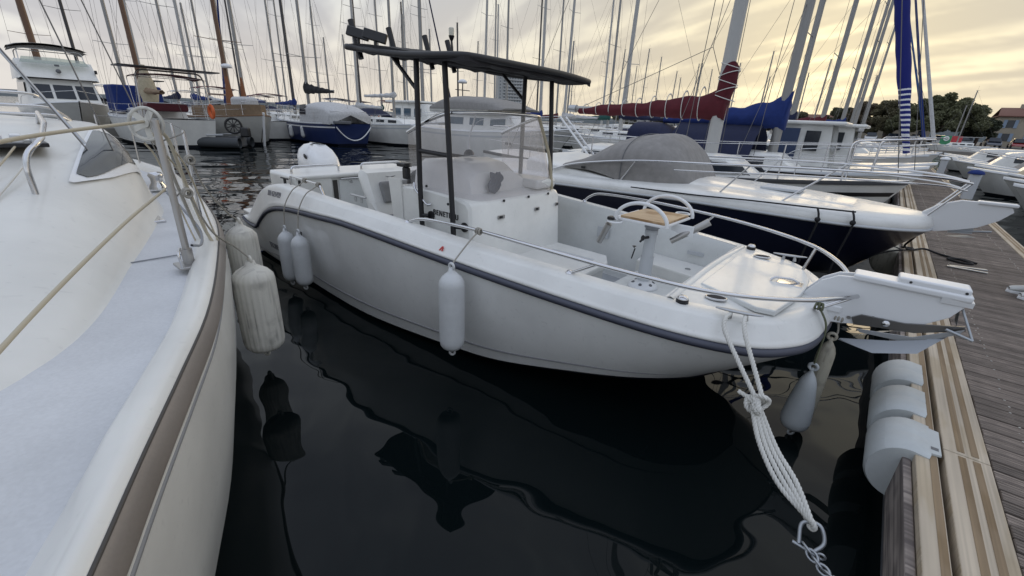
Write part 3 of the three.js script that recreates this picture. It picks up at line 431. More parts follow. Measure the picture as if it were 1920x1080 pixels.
  { const sec = [[0.97, 0.17, 0.24], [1.02, 0.24, 0.28], [1.12, 0.30, 0.29], [1.24, 0.32, 0.27], [1.34, 0.28, 0.23], [1.41, 0.20, 0.15], [1.435, 0.08, 0.06]];
    part('cowling', [loft(sec.map(([y, a, b]) => Array.from({ length: 24 }, (_, k) => { const t = k / 24 * 6.2832, c = Math.cos(t), s = Math.sin(t); return [0.06 + a * 1.25 * Math.sign(c) * Math.pow(Math.abs(c), 0.7) - (y - 0.97) * 0.10 + (c > 0 ? -Math.max(0, y - 1.05) * 0.75 * c : 0), y, b * 0.85 * Math.sign(s) * Math.pow(Math.abs(s), 0.75)]; })), { closed: true, cap0: true, cap1: true })], gel(0.82, 0.83, 0.86, 1, 0.25), ob); }
  part('cowling_vent', [T(new THREE.SphereGeometry(0.05, 14, 10).scale(1, 0.6, 0.2), 0.1, 1.26, 0.235, 0, 0, -0.5)], M.black, ob);
  part('engine_leg', [rbox(-0.12, 0.2, -0.3, 0.98, -0.1, 0.1, 0.04)], M.whitePlastic, ob);
  part('boarding_step', [slab([[-0.35, 0.5], [-0.35, 1.0], [0.15, 1.05], [0.15, 0.5]], 0.46, 0.52, 0.015)], M.white, boat);
  // vent plate on the far side, cockpit details
  part('drain_plate', [rbox(4.32, 4.46, 0.72, 0.84, -0.935, -0.925, 0.004)], M.lightGrey, boat);
  part('step_light', [rbox(5.35, 5.5, 0.78, 0.815, -0.83, -0.82, 0.004)], M.lightGrey, boat);
  // lettering on the hull side
  const side = (x, y) => { const c = chine(x), st = BS(x) - 0.03; const t = Math.min(1, (y - c[1]) / (st - c[1])); return mix(c[2], strakeZ(x), t) + 0.018 * Math.sin(t * Math.PI); };
  const gunSide = (x, y) => { const Z = strakeZ(x), w = BW(x), y0 = BS(x) + 0.025, d = BT(x) - y0, f = pchip([0, 0.22, 0.30, 0.84, 0.96], [Z + 0.004, Z - 0.004, Z - 0.018, w + 0.03, w + 0.014]); return f((y - y0) / d); };
  const conform = (g, x0, y0, f, tilt = 0) => { const q = g.attributes.position; for (let i = 0; i < q.count; i++) { const x = x0 + q.getX(i), y = y0 + q.getY(i) + tilt * q.getX(i); q.setXYZ(i, x, y, f(x, y) + (q.getZ(i) > 0.001 ? 0.007 : 0.001)); } g.computeVertexNormals(); return g; };
  part('model_name', [conform(text('FLYER', 0.08, 0.006), 0.84, 0.24, (x, y) => side(x + 0.02, y) + 0.003)], M.letterGrey, boat);
  part('registration', [conform(text('MA G21459', 0.058, 0.006), 1.07, 0.935, gunSide, 0.06)], M.letterGrey, boat);
  part('flag_mark', [T(plate([[0, 0], [0.012, 0], [0.038, 0.036], [0.024, 0.036]], 0, 0.003, 0.0005), 4.17, 0.955, 1.225, -0.45), T(plate([[0.03, 0], [0.042, 0], [0.042, 0.036], [0.033, 0.018]], 0, 0.003, 0.0005), 4.17, 0.955, 1.225, -0.45)], M.red, boat);
}
// ---------------------------------------------------------------- fenders and ropes of the white boat
function fender(label, group, [x, y0, z], len, r, top, mat = M.fender, ropeMat = M.ropeGrey, ribs = false, cone = 0) {
  const o = thing('boat_fender', label, 'fender', [x, y0, z], 0, group), b = r * 0.9;
  const prof = [[0, 0.012], [r * 0.2, 0.012], [r * 0.24, 0.026], [r * 0.5, 0.036], [r * 0.78, 0.052], [r * 0.94, 0.078], [r, 0.115], [r * 1.012, len / 2], [r, len - 0.135], [r * 0.95, len - 0.10], [r * 0.76, len - 0.068], [r * 0.46, len - 0.043], [r * 0.25, len - 0.026], [r * 0.2, len], [0, len]];
  if (cone) for (const q of prof) q[0] *= mix(1.12, 1 - cone, smooth(len * 0.2, len, q[1]));
  if (ribs) { const rg = prof.map(([pr, py]) => Array.from({ length: 96 }, (_, k) => { const rib = pr > r * 0.9 ? 1 + 0.012 * Math.sign(Math.cos(k / 96 * 6.2832 * 24)) : 1; return [Math.cos(k / 96 * 6.2832) * pr * rib, py, Math.sin(k / 96 * 6.2832) * pr * rib]; })); part('fender_body', [loft(rg, { closed: true })], mat, o); }
  else part('fender_body', [lathe(prof, 32)], mat, o);
  part('rope_eye', [T(new THREE.TorusGeometry(0.022, 0.010, 8, 16), 0, len + 0.008, 0)], mat, o);
  part('rope_eye', [T(new THREE.TorusGeometry(0.018, 0.009, 8, 16), 0, 0.002, 0, 0, 0.6, 0)], mat, o);
  const pts = top.map(([a, c, d]) => [a - x, c - y0, d - z]);
  part('fender_rope', [tube([[0, len + 0.02, 0], ...pts], 0.0058, 40, 6)], ropeMat, o);
  const k = pts[pts.length - 1]; part('rope_hitch', [T(new THREE.TorusGeometry(0.02, 0.007, 6, 16), k[0], k[1], k[2], 0, Math.PI / 2, 0), T(new THREE.TorusGeometry(0.021, 0.007, 6, 16), k[0] + 0.014, k[1] - 0.003, k[2], 0, Math.PI / 2 + 0.3, 0.2), T(new THREE.TorusGeometry(0.02, 0.0065, 6, 16), k[0] - 0.014, k[1], k[2], 0.3, Math.PI / 2 - 0.2, 0)], ropeMat, o);
  return o;
}
fender('pale fender hanging at the stern quarter of the white boat', 'pair of fenders on the stern quarter', [1.84, 0.08, 1.37], 0.62, 0.086, [[1.835, 0.93, 1.335], [1.83, 1.08, 1.24], [1.83, 1.14, 1.15], [1.83, 1.183, 1.08]]);
fender('pale fender hanging at the stern quarter of the white boat', 'pair of fenders on the stern quarter', [2.20, 0.13, 1.39], 0.60, 0.086, [[2.18, 0.95, 1.345], [2.16, 1.09, 1.25], [2.15, 1.14, 1.16], [2.14, 1.176, 1.09]]);
fender('white fender hanging from the bow rail beside the console', undefined, [4.47, 0.255, 1.37], 0.67, 0.092, [[4.46, 1.0, 1.29], [4.45, 1.08, 1.17], [4.44, 1.13, 1.075]]);
fender('grey fender hanging under the anchor bracket of the white boat', undefined, [6.56, 0.02, 0.22], 0.5, 0.078, [[6.56, 0.62, 0.24], [6.555, 0.82, 0.26], [6.49, 0.94, 0.27]], std(0.46, 0.49, 0.52, 0.4, 0, { map: rep(grime, 1.6) }), std(0.12, 0.13, 0.08, 0.9), false, 0.45);
fender('slim pale fender half hidden behind the bow fender', undefined, [6.60, 0.03, 0.06], 0.66, 0.05, [[6.62, 0.72, 0.03], [6.60, 0.82, 0.03]], std(0.55, 0.53, 0.47, 0.6, 0, { map: rep(oldTex, 2) }));
single('dark_pad', [rbox(2.0, 2.08, 0.56, 0.70, 1.30, 1.315, 0.004)], M.rubber, 'small black pad hanging between the two stern fenders', 'pad');

{ // white mooring warp from the bow cleat to the pontoon
  const o = thing('mooring_rope', 'white twisted mooring rope doubled and knotted from bow cleat to shackle', 'rope');
  const k = V(6.40, 0.65, 1.12), e = V(6.725, 0.35, 1.37);
  part('rope_leg', [strandRope([[6.135, 0.95, 0.815], [6.13, 0.945, 0.90], [6.15, 0.90, 0.95], [6.26, 0.80, 1.04], [6.385, 0.675, 1.112]], 0.0115)], M.ropeWhite, o);
  part('rope_leg', [strandRope([[6.205, 0.95, 0.79], [6.22, 0.945, 0.88], [6.25, 0.90, 0.94], [6.34, 0.78, 1.03], [6.42, 0.675, 1.11]], 0.0115)], M.ropeWhite, o);
  const kn = []; seed = 5; for (let i = 0; i < 5; i++) { const a = i * 1.1, q = []; for (let j = 0; j <= 14; j++) { const t = j / 14 * 6.2832; q.push([k.x + Math.cos(t) * 0.034 * Math.cos(a * 0.6) + (i - 2) * 0.007, k.y + Math.sin(t) * 0.036 + (i - 2) * 0.009 - 0.01 * Math.cos(t), k.z + Math.cos(t) * 0.03 * Math.sin(a * 0.6 + 0.5) + 0.012 * Math.sin(t * 2 + i)]); } kn.push(strandRope(q, 0.0115)); }
  part('rope_knot', kn, M.ropeWhite, o);
  part('rope_tail', [strandRope([[k.x - 0.01, k.y, k.z], [k.x - 0.05, k.y + 0.006, k.z - 0.02], [k.x - 0.095, k.y + 0.012, k.z - 0.03]], 0.0115)], M.ropeWhite, o);
  for (let i = 0; i < 4; i++) { const s = (i - 1.5) * 0.024; part('rope_fall', [strandRope([[k.x + s * 0.45, k.y - 0.02, k.z - s * 0.2], [mix(k.x, e.x, 0.3) + s, mix(k.y, e.y, 0.3) - 0.05 - i * 0.006, mix(k.z, e.z, 0.3) - s * 0.5], [mix(k.x, e.x, 0.65) + s * 0.9, mix(k.y, e.y, 0.65) - 0.05 + i * 0.008, mix(k.z, e.z, 0.65) - s * 0.4], [e.x + s * 0.5, e.y, e.z + s * 0.5]], 0.0112)], M.ropeWhite, o); }
  part('rope_bight', [strandRope([[e.x - 0.02, e.y + 0.01, e.z - 0.02], [e.x + 0.0, e.y - 0.02, e.z - 0.01], [e.x + 0.02, e.y - 0.028, e.z + 0.012], [e.x + 0.025, e.y - 0.005, e.z + 0.02], [e.x + 0.01, e.y + 0.015, e.z + 0.012]], 0.0115)], M.ropeWhite, o);
  const sh = thing('shackle', 'galvanised bow shackle joining the white rope to the chain', 'shackle', [e.x + 0.015, e.y - 0.03, e.z + 0.01]); sh.scale.setScalar(1.1);
  part('shackle_bow', [tube([[0.028, -0.055, 0.055], [0.052, -0.02, 0.02], [0.03, 0.02, -0.01], [-0.004, 0.02, -0.012], [-0.03, 0.0, 0.002], [-0.02, -0.05, 0.05]], 0.0075, 30, 8)], M.galv, sh);
  part('shackle_pin', [bar([-0.04, -0.055, 0.052], [0.05, -0.058, 0.058], 0.007), T(new THREE.TorusGeometry(0.012, 0.005, 6, 14), 0.055, -0.05, 0.058)], M.galv, sh);
  const ch = thing('mooring_chain', 'galvanised chain running from the shackle to the pontoon', 'chain');
  const c = curve([[e.x + 0.025, e.y - 0.085, e.z + 0.07], [e.x + 0.09, e.y - 0.10, e.z + 0.12], [e.x + 0.18, e.y - 0.09, e.z + 0.18], [7.0, 0.30, 1.66]]);
  for (let i = 0; i < 13; i++) { const p = c.getPointAt(i / 12), t = c.getTangentAt(i / 12), g = new THREE.TorusGeometry(0.017, 0.0055, 6, 14).scale(1, 1.45, 1).rotateY(i % 2 ? Math.PI / 2 : 0).applyQuaternion(new THREE.Quaternion().setFromUnitVectors(V(0, 1, 0), t)); part('chain_link', [g.translate(p.x, p.y, p.z)], M.galv, ch); }
  part('ring_plate', [rbox(6.985, 7.002, 0.25, 0.35, 1.62, 1.74, 0.004)], M.galv, ch);
}
{ // plough anchor under the bracket
  const a = thing('anchor', 'galvanised folding anchor lying under the white bow bracket', 'anchor');
  part('shank', [plate([[6.66, 0.855], [6.70, 0.885], [6.90, 0.895], [7.13, 0.955], [7.14, 0.935], [6.95, 0.855], [6.80, 0.835], [6.68, 0.815]], 0.056, 0.068, 0.002)], std(0.2, 0.2, 0.2, 0.35, 1), a);
  part('shank', [plate([[6.70, 0.80], [6.95, 0.835], [7.13, 0.945], [7.12, 0.92], [6.96, 0.80], [6.72, 0.785]], 0.085, 0.094, 0.002)], M.galv, a);
  part('fluke', [loft([[[6.63, 0.70, 0.09], [6.64, 0.715, 0.095]], [[6.80, 0.725, 0.22], [6.86, 0.79, 0.12]], [[6.98, 0.785, 0.2], [7.0, 0.84, 0.1]], [[7.1, 0.90, 0.06], [7.1, 0.91, 0.05]]])], M.galv, a);
  part('fluke', [loft([[[6.70, 0.70, -0.02], [6.71, 0.715, -0.02]], [[6.82, 0.745, -0.14], [6.88, 0.79, -0.08]], [[6.98, 0.795, -0.14], [7.0, 0.83, -0.08]], [[7.1, 0.90, -0.03], [7.1, 0.91, -0.02]]])], M.galv, a);
  part('roll_bar', [bar([7.10, 1.04, 0.02], [7.175, 0.90, 0.10], 0.006), bar([7.175, 0.90, 0.10], [7.06, 0.93, 0.10], 0.008), loft([[[7.09, 1.04, 0.03], [7.09, 1.04, -0.06]], [[7.10, 0.95, 0.07], [7.10, 0.95, -0.06]]])], M.galv, a);
  part('pivot_bolt', [T(lathe([[0, 0.012], [0.016, 0.01], [0.02, 0]]), 6.82, 0.868, 0.068, Math.PI / 2)], M.steel, a);
}
// ---------------------------------------------------------------- rubber bumpers on the pontoon edge
const bumperMat = std(0.52, 0.55, 0.565, 0.6, 0, { map: rep(grime, 2.2) });
const row0 = (n, f) => Array.from({ length: n }, (_, i) => f(i));
[[0.76, 0.44], [0.35, 0.03], [-0.06, -0.38]].forEach(([z0, z1], i) => {
  const o = thing('dock_bumper', ['pale rounded dock bumper with slotted flange at the near end of its row', 'middle of three pale dock bumpers on the pontoon edge', 'pale dock bumper under the anchor, innermost of three'][i], 'bumper', [0, 0, 0], 0, 'row of three dock bumpers');
  const P = [[7.10, 0.512], ...row0(18, (k) => [7.035 - 0.148 * Math.sin(k / 17 * Math.PI), 0.36 + 0.16 * Math.cos(k / 17 * Math.PI)])];
  const sc = [[z1, 0.93], [z1 + 0.02, 1], [mix(z1, z0, 0.5) - 0.012, 1], [mix(z1, z0, 0.5), 0.985], [mix(z1, z0, 0.5) + 0.012, 1], [z0 - 0.02, 1], [z0, 0.93]];
  part('bumper_body', [loft(sc.map(([z, k]) => [...P.map(([x, y]) => [7.04 + (x - 7.04) * k, 0.36 + (y - 0.36) * k, z]), [7.035, 0.36, z]]), { closed: true, cap0: true, cap1: true, crease: 0.6 })], bumperMat, o);
  if (!i) part('fixing_flange', [slab([[7.05, z1 + 0.03], [7.05, z0 - 0.03], [7.135, z0 - 0.05], [7.135, z1 + 0.05]], 0.499, 0.513, 0.003)], bumperMat, o);
  if (!i) part('fixing_slot', [slab([[7.10, z0 - 0.10], [7.10, z0 - 0.075], [7.128, z0 - 0.075], [7.128, z0 - 0.10]], 0.5135, 0.5145, 0)], M.midGrey, o);
});
{ const o = thing('dock_bumper', 'pale ribbed cylinder bumper on the pontoon edge under the dark-hulled motorboat', 'bumper', [6.93, 0.30, -4.75]);
  part('bumper_body', [T(lathe([[0, -0.42], [0.15, -0.42], [0.18, -0.38], ...Array.from({ length: 17 }, (_, i) => [i % 2 ? 0.186 : 0.176, -0.34 + i * 0.0425]), [0.18, 0.38], [0.15, 0.42], [0, 0.42]], 28), 0, 0, 0, Math.PI / 2)], std(0.56, 0.55, 0.5, 0.6, 0, { map: rep(oldTex, 1.5) }), o);
  part('strap', [T(new THREE.TorusGeometry(0.186, 0.012, 6, 24), 0, 0, 0.2), T(new THREE.TorusGeometry(0.186, 0.012, 6, 24), 0, 0, -0.2)], M.ropeBlack, o); }

// ---------------------------------------------------------------- dark-hulled motorboat in the next berth
function roundTop(x0, x1, f, n = 24, m = 18) { return loft(Array.from({ length: n + 1 }, (_, i) => { const x = mix(x0, x1, i / n), [w, y0, y1, p] = f(x, i / n); return Array.from({ length: m + 1 }, (_, k) => { const a = k / m * Math.PI; return [x, y0 + (y1 - y0) * Math.pow(Math.sin(a), p), -Math.cos(a) * w]; }); })); }
{
  const o = thing('cabin_motorboat', 'navy-hulled motorboat with white deck and grey canvas over its cockpit', 'motorboat', [0, 0, -3.72]);
  const W = pchip([0, 2, 3.5, 4.5, 5.5, 6.2, 6.7, 7.0, 7.13, 7.18], [1.05, 1.2, 1.2, 1.16, 1.06, 0.9, 0.66, 0.40, 0.2, 0]), Y = pchip([0, 3, 4.5, 5.5, 6.2, 7.2], [0.92, 0.98, 1.0, 0.98, 0.955, 0.92]);
  const xs = []; for (let x = 0; x < 6.2; x += 0.15) xs.push(x); for (let k = 0; k <= 18; k++) xs.push(6.2 + 0.98 * Math.sin(k / 18 * Math.PI / 2));
  const both = (f) => [1, -1].map((s) => loft(xs.map((x) => f(x).map(([a, b, c]) => [a, b, s * Math.max(0, c)]))));
  const low = (x) => x * 0.93 - 0.15 * smooth(5, 7.2, x);
  part('hull', [...both((x) => Array.from({ length: 7 }, (_, k) => { const t = k / 6; return [mix(low(x), x, t), mix(-0.05 + 0.3 * smooth(5.5, 7.2, x), Y(x) - 0.02, t), mix(W(x) * (0.86 - 0.3 * smooth(4.5, 7.2, x)), W(x), t ** 0.8)]; })), ...both((x) => [[low(x), -0.45 + 0.6 * smooth(4.5, 7.2, x), 0], [low(x), -0.05 + 0.3 * smooth(5.5, 7.2, x), W(x) * (0.86 - 0.3 * smooth(4.5, 7.2, x))]])], M.navy, o);
  part('cap_rail', both((x) => { const w = W(x), y = Y(x), q = Math.min(1, w / 0.3); return [[x, y - 0.025, w], [x + 0.015, y - 0.015, w + 0.02 * q], [x + 0.015, y, w + 0.022 * q], [x, y + 0.012, w + 0.01 * q]]; }), M.lightGrey, o);
  part('deck', [...both((x) => { const w = W(x), y = Y(x), q = Math.min(1, w / 0.35); return [[x, y + 0.008, w + 0.008 * q], [x + 0.008, y + 0.05, w + 0.01 * q], [x - 0.01, y + 0.10, w - 0.02 * q], [x - 0.03, y + 0.135, w - 0.08 * q], [x - 0.04, y + 0.15, w * 0.8 - 0.05 * q], [x - 0.05, y + 0.165, 0]]; })], M.white, o);
  part('cabin_top', [roundTop(2.2, 6.4, (x, t) => [mix(1.0, 0.42, smooth(0, 1, t)), 1.1, 1.115 + 0.10 * Math.sin(Math.min(1, (1 - t) * 1.5) * Math.PI / 2), 0.55])], M.white, o);
  part('side_panel', [roundTop(1.9, 3.5, (x, t) => [1.04, 1.08, mix(1.36, 1.16, t), 0.25])], M.white, o);
  part('deck_hatch', [slab([[5.35, -0.24], [5.35, 0.24], [5.8, 0.22], [5.8, -0.22]], 1.16, 1.195, 0.01)], M.lightGrey, o);
  part('cover', [wrinkle(roundTop(2.62, 4.56, (x, t) => { const h = pchip([0, 0.12, 0.42, 0.68, 0.82, 0.93, 1], [1.30, 1.38, 1.72, 1.80, 1.66, 1.40, 1.12])(t), w = pchip([0, 0.4, 0.8, 1], [1.03, 1.02, 0.92, 0.62])(t); return [w, mix(1.22, 1.08, smooth(0.2, 0.7, t)), h, 0.48]; }, 70, 44), 0.05, 2.2, 1.2, 3.0)], M.greyCover, o);
  part('cover_seam', [tube(Array.from({ length: 25 }, (_, k) => { const a = k / 24 * Math.PI; return [3.62, 1.12 + 0.655 * Math.pow(Math.sin(a), 0.48), -Math.cos(a) * 1.012]; }), 0.006, 60, 6)], M.midGrey, o);
  const railL = (s) => [[2.45, 1.17, s * 1.06], [2.9, 1.30, s * 1.05], [3.8, 1.42, s * 1.03], [4.8, 1.47, s * 0.98], [5.8, 1.51, s * 0.85], [6.6, 1.515, s * 0.55], [7.1, 1.50, s * 0.28], [7.34, 1.46, s * 0.12]];
  const mid = (s) => [[4.4, 1.35, s * 1.0], [5.0, 1.38, s * 0.95], [5.8, 1.42, s * 0.84], [6.6, 1.43, s * 0.55], [7.1, 1.42, s * 0.27], [7.32, 1.38, s * 0.12]];
  for (const s of [1, -1]) {
    part('bow_rail', [tube(railL(s), 0.014, 60, 8)], M.steel, o); part('middle_rail', [tube(mid(s), 0.010, 50, 6)], M.steel, o);
    for (const [x, y, z, a, b, c] of [[3.62, 1.10, 1.0, 3.85, 1.42, 1.03], [5.0, 1.11, 0.93, 5.3, 1.49, 0.93], [5.7, 1.10, 0.82, 6.15, 1.51, 0.73], [7.02, 0.98, 0.12, 7.34, 1.46, 0.12]]) part('rail_post', [bar([x, y, s * z], [a, b, s * c], 0.011)], M.steel, o);
  }
  part('anchor_bracket', [plate([[6.98, 0.98], [7.05, 1.10], [7.16, 1.20], [7.32, 1.265], [7.48, 1.27], [7.72, 1.24], [7.74, 1.20], [7.66, 1.10], [7.52, 1.0], [7.38, 0.95], [7.2, 0.90], [7.05, 0.90]], -0.03, -0.008), plate([[6.98, 0.98], [7.05, 1.10], [7.16, 1.20], [7.32, 1.265], [7.48, 1.27], [7.72, 1.24], [7.74, 1.20], [7.66, 1.10], [7.52, 1.0], [7.38, 0.95], [7.2, 0.90], [7.05, 0.90]], 0.03, 0.052), rbox(7.45, 7.76, 1.25, 1.285, -0.05, 0.07, 0.012)], M.whitePlastic, o);
  part('bow_fitting', [rbox(6.86, 7.06, 0.99, 1.06, -0.09, 0.11, 0.02)], M.whitePlastic, o);
  part('light', [rbox(2.98, 3.05, 1.235, 1.27, 1.035, 1.055, 0.006)], M.black, o);
  part('side_rope', [tube([[3.9, 1.075, 1.18], [4.8, 1.085, 1.15], [5.4, 1.10, 1.08], [6.0, 1.10, 0.97], [6.45, 1.095, 0.82]], 0.009, 60, 6)], M.ropeBlack, o);
  for (const [x, z] of [[6.1, 0.99], [6.42, 0.86]]) part('hanging_rope', [tube([[x, 1.10, z - 0.05], [x + 0.03, 1.04, z + 0.01], [x + 0.04, 0.93, z + 0.01], [x - 0.02, 0.5, z - 0.06], [x - 0.06, 0.02, z - 0.1]], 0.011, 40, 6), T(new THREE.SphereGeometry(0.03, 10, 8), x + 0.035, 0.98, z + 0.01)], M.ropeBlack, o);
  const an = thing('anchor', 'flat steel anchor hanging under the bracket of the navy-hulled boat', 'anchor', [7.35, 0.92, -3.72]);
  part('fluke', [loft([[[-0.05, -0.06, 0.03], [0.08, -0.04, 0.12]], [[0.12, -0.02, 0.03], [0.2, -0.02, 0.1]]]), loft([[[-0.04, -0.02, 0.02], [-0.02, 0.05, 0.02]], [[0.16, 0.0, 0.02], [0.16, 0.06, 0.02]]])], M.galv, an);
  part('shank', [bar([-0.03, 0.0, 0.02], [0.3, 0.05, 0.02], 0.012)], M.galv, an);
  single('dock_line', [tube([[7.02, 0.93, -3.6], [7.06, 0.8, -3.7], [7.02, 0.62, -4.0], [7.12, 0.52, -4.35], [7.25, 0.53, -4.5], [7.38, 0.515, -4.42], [7.5, 0.515, -4.3], [7.62, 0.515, -4.22], [7.68, 0.515, -4.10], [7.58, 0.516, -4.06], [7.46, 0.518, -4.16], [7.6, 0.52, -4.26], [7.72, 0.515, -4.16]], 0.013, 140, 7), tube([[6.7, 0.42, -3.9], [6.9, 0.5, -4.1], [7.08, 0.52, -4.3], [7.14, 0.52, -4.45], [7.06, 0.515, -4.5], [7.02, 0.53, -4.38], [7.12, 0.53, -4.36]], 0.011, 60, 7)], M.ropeBlack, 'black dock line tangled on the pontoon edge under the dark boat', 'rope');
  const pl = [[7.62, -3.1, 0.3], [7.60, -2.98, -0.05]]; // loose flat stock lying on the planks
  pl.forEach(([x, z, a], i) => single('flat_bar', [T(rbox(-0.17, 0.17, 0, 0.012, -0.02, 0.02, 0.003), x, 0.505 + i * 0.004, z - 0.75, 0, a, 0)], M.alu, ['short alloy bar lying skewed on the pontoon planks', 'short alloy bar lying across the pontoon planks'][i], 'bar'));
}

// ---------------------------------------------------------------- cream sailing yacht in the berth beside the camera
{
  const ZC = 3.75, o = thing('sailing_yacht', 'cream sailing yacht with grey side deck and taupe rubbing band', 'sailboat', [0, 0, ZC]);
  const W = pchip([-4.2, -2, -0.45, 0.88, 2.0, 2.72, 3.06, 4.03, 4.68, 5.08, 5.47, 5.70, 6.2, 6.6], [1.6, 1.98, 1.98, 1.84, 1.66, 1.52, 1.44, 1.135, 0.895, 0.71, 0.525, 0.42, 0.18, 0.0]);
  const xs = []; for (let x = -4.2; x <= 6.6; x += 0.12) xs.push(x); xs.push(6.6);
  const Y = (x) => 1.11 + 0.02 * smooth(3, 6.6, x) - 0.06 * smooth(2, -4, x);
  const both = (f, q = xs) => [1, -1].map((s) => loft(q.map((x) => f(x).map(([a, b, c]) => [a, b, s * c]))));
  part('hull', both((x) => { const w = W(x), y = Y(x) - 0.10; return [[x * 0.97 - 0.3 * smooth(4, 6.6, x), -0.3, w * 0.55], [x * 0.985 - 0.18 * smooth(4, 6.6, x), 0.02, w * 0.80], [x - 0.1 * smooth(4, 6.6, x), 0.3, w * 0.94], [x - 0.05 * smooth(4, 6.6, x), 0.6, w * 1.0], [x, y - 0.15, w * 1.012 + 0.006], [x, y, w + 0.004]]; }), M.white, o);
  part('rubbing_band', both((x) => { const w = W(x), y = Y(x), q = Math.min(1, w / 0.2); return [[x, y - 0.086, w + 0.002], [x, y - 0.078, w + 0.018 * q], [x, y - 0.06, w + 0.026 * q], [x, y - 0.02, w + 0.014 * q], [x, y - 0.002, w + 0.004 * q], [x, y, w - 0.002 * q]]; }), M.taupe, o);
  part('band_line', both((x) => { const w = W(x), y = Y(x), q = Math.min(1, w / 0.2); return [[x, y + 0.001, w + 0.002 * q], [x, y + 0.007, w + 0.002 * q], [x, y + 0.006, w - 0.006 * q]]; }), M.brownLine, o);
  part('band_line', both((x) => { const w = W(x), y = Y(x); return [[x, y - 0.128, w + 0.004], [x, y - 0.125, w + 0.010], [x, y - 0.117, w + 0.010], [x, y - 0.114, w + 0.004]]; }), M.grey, o);
  part('bulwark', both((x) => { const w = W(x), y = Y(x), q = Math.min(1, w / 0.3), e = 1 - 0.75 * smooth(5.36, 5.46, x); return [[x, y + 0.004, w - 0.006 * q], [x, y + 0.022, w - 0.022 * q], [x, y + 0.028, w - 0.05 * q], [x, y - 0.02 + 0.044 * e, w - 0.095 * q], [x, y - 0.035 + 0.039 * e, w - 0.118 * q], [x, y - 0.047, w - 0.15 * q]]; }), M.cream, o);
  part('side_deck', [loft(xs.map((x) => [-1, -0.5, 0, 0.5, 1].map((k) => [x, Y(x) - 0.047 + 0.012 * (1 - k * k), k * Math.max(0, W(x) - 0.10)])))], M.deckGrey, o);
  // coachroof
  const CW = pchip([-3, 0, 2, 2.69, 3.6, 4.48, 4.74, 5.0], [1.45, 1.50, 1.33, 1.13, 0.83, 0.53, 0.36, 0.06]), CH = pchip([-3, 0, 1.5, 2, 2.5, 3, 3.6, 4.2, 4.6, 5.0], [0.66, 0.68, 0.65, 0.58, 0.48, 0.375, 0.255, 0.15, 0.085, 0.03]);
  const cx = []; for (let x = -3; x <= 5.0; x += 0.1) cx.push(x);
  const sect = (x) => { const w = CW(x), h = CH(x), y = Y(x) - 0.05, k = smooth(3.2, 2.0, x); return [[w + 0.035, y], [w + 0.012, y + 0.05 * h], [w - 0.01, y + 0.16 * h], [w - 0.05 - 0.06 * (1 - k) * h, y + 0.45 * h], [w - 0.12 - 0.10 * (1 - k) * w, y + 0.78 * h], [w - 0.2 - 0.14 * (1 - k) * w, y + 0.92 * h], [w * 0.5, y + 0.975 * h], [0, y + h]]; };
  part('coachroof', [loft(cx.map((x) => { const s = sect(x); return [...s.map(([z, y]) => [x, y, -Math.max(0, z)]), ...s.slice(0, -1).reverse().map(([z, y]) => [x, y, Math.max(0, z)])]; }))], M.cream, o);
  // side window of the coachroof: frame and dark pane following the surface
  const surf = (x, z, out) => { const s = sect(x); for (let i = 0; i < s.length - 1; i++) if (z <= s[i][0] && z >= s[i + 1][0]) return [x, mix(s[i][1], s[i + 1][1], (s[i][0] - z) / (s[i][0] - s[i + 1][0] + 1e-6)) + out, -(z + out * 0.8)]; return [x, s[0][1], -z]; };
  const wlo = pchip([1.6, 1.75, 1.95, 2.2, 2.43, 2.67, 2.86], [1.10, 1.24, 1.28, 1.20, 1.09, 0.95, 0.79]), whi = pchip([1.6, 1.88, 2.2, 2.43, 2.67, 2.86], [1.09, 1.02, 0.94, 0.88, 0.82, 0.77]);
  const winGeo = (m, out) => loft(Array.from({ length: 17 }, (_, i) => { const x = mix(1.6 + m, 2.86 - m * 2.2, i / 16), a = wlo(x) - m * 0.5, b = whi(x) + m * 0.35; return Array.from({ length: 7 }, (_, k) => surf(x, mix(a, Math.min(a, b), k / 6), out)); }));
  const win = part('window_frame', [winGeo(0, 0.012)], M.whitePlastic, o); part('window_pane', [winGeo(0.055, 0.017)], M.windowDark, win);
  // stainless handrails, track, cleats
  part('hand_rail', [bentTube([[3.05, 1.36, -0.62], [3.05, 1.60, -0.62], [2.95, 1.68, -0.72], [2.3, 1.74, -0.80], [1.4, 1.79, -0.85], [1.2, 1.70, -0.85]], 0.014, 0.09)], M.steel, o);
  part('rail_base', [T(lathe([[0.045, 0], [0.04, 0.012], [0.018, 0.022], [0, 0.022]]), 3.05, 1.372, -0.62, 0, 0, -0.25)], M.steel, o);
  part('jammer_base', [rbox(2.15, 2.45, 1.60, 1.625, -0.78, -0.42, 0.006)], M.black, o);
  for (let k = 0; k < 4; k++) part('jammer', [rbox(2.24, 2.38, 1.62, 1.672, -0.76 + k * 0.085, -0.71 + k * 0.085, 0.008)], M.whitePlastic, o);
  for (let k = 0; k < 3; k++) part('deck_line', [tube([[2.4, 1.62, -0.73 + k * 0.085], [2.8, 1.50, -0.60 + k * 0.1], [3.3, 1.37, -0.42 + k * 0.13]], 0.006, 20, 6)], k === 1 ? M.ropeBeige : M.ropeWhite, o);
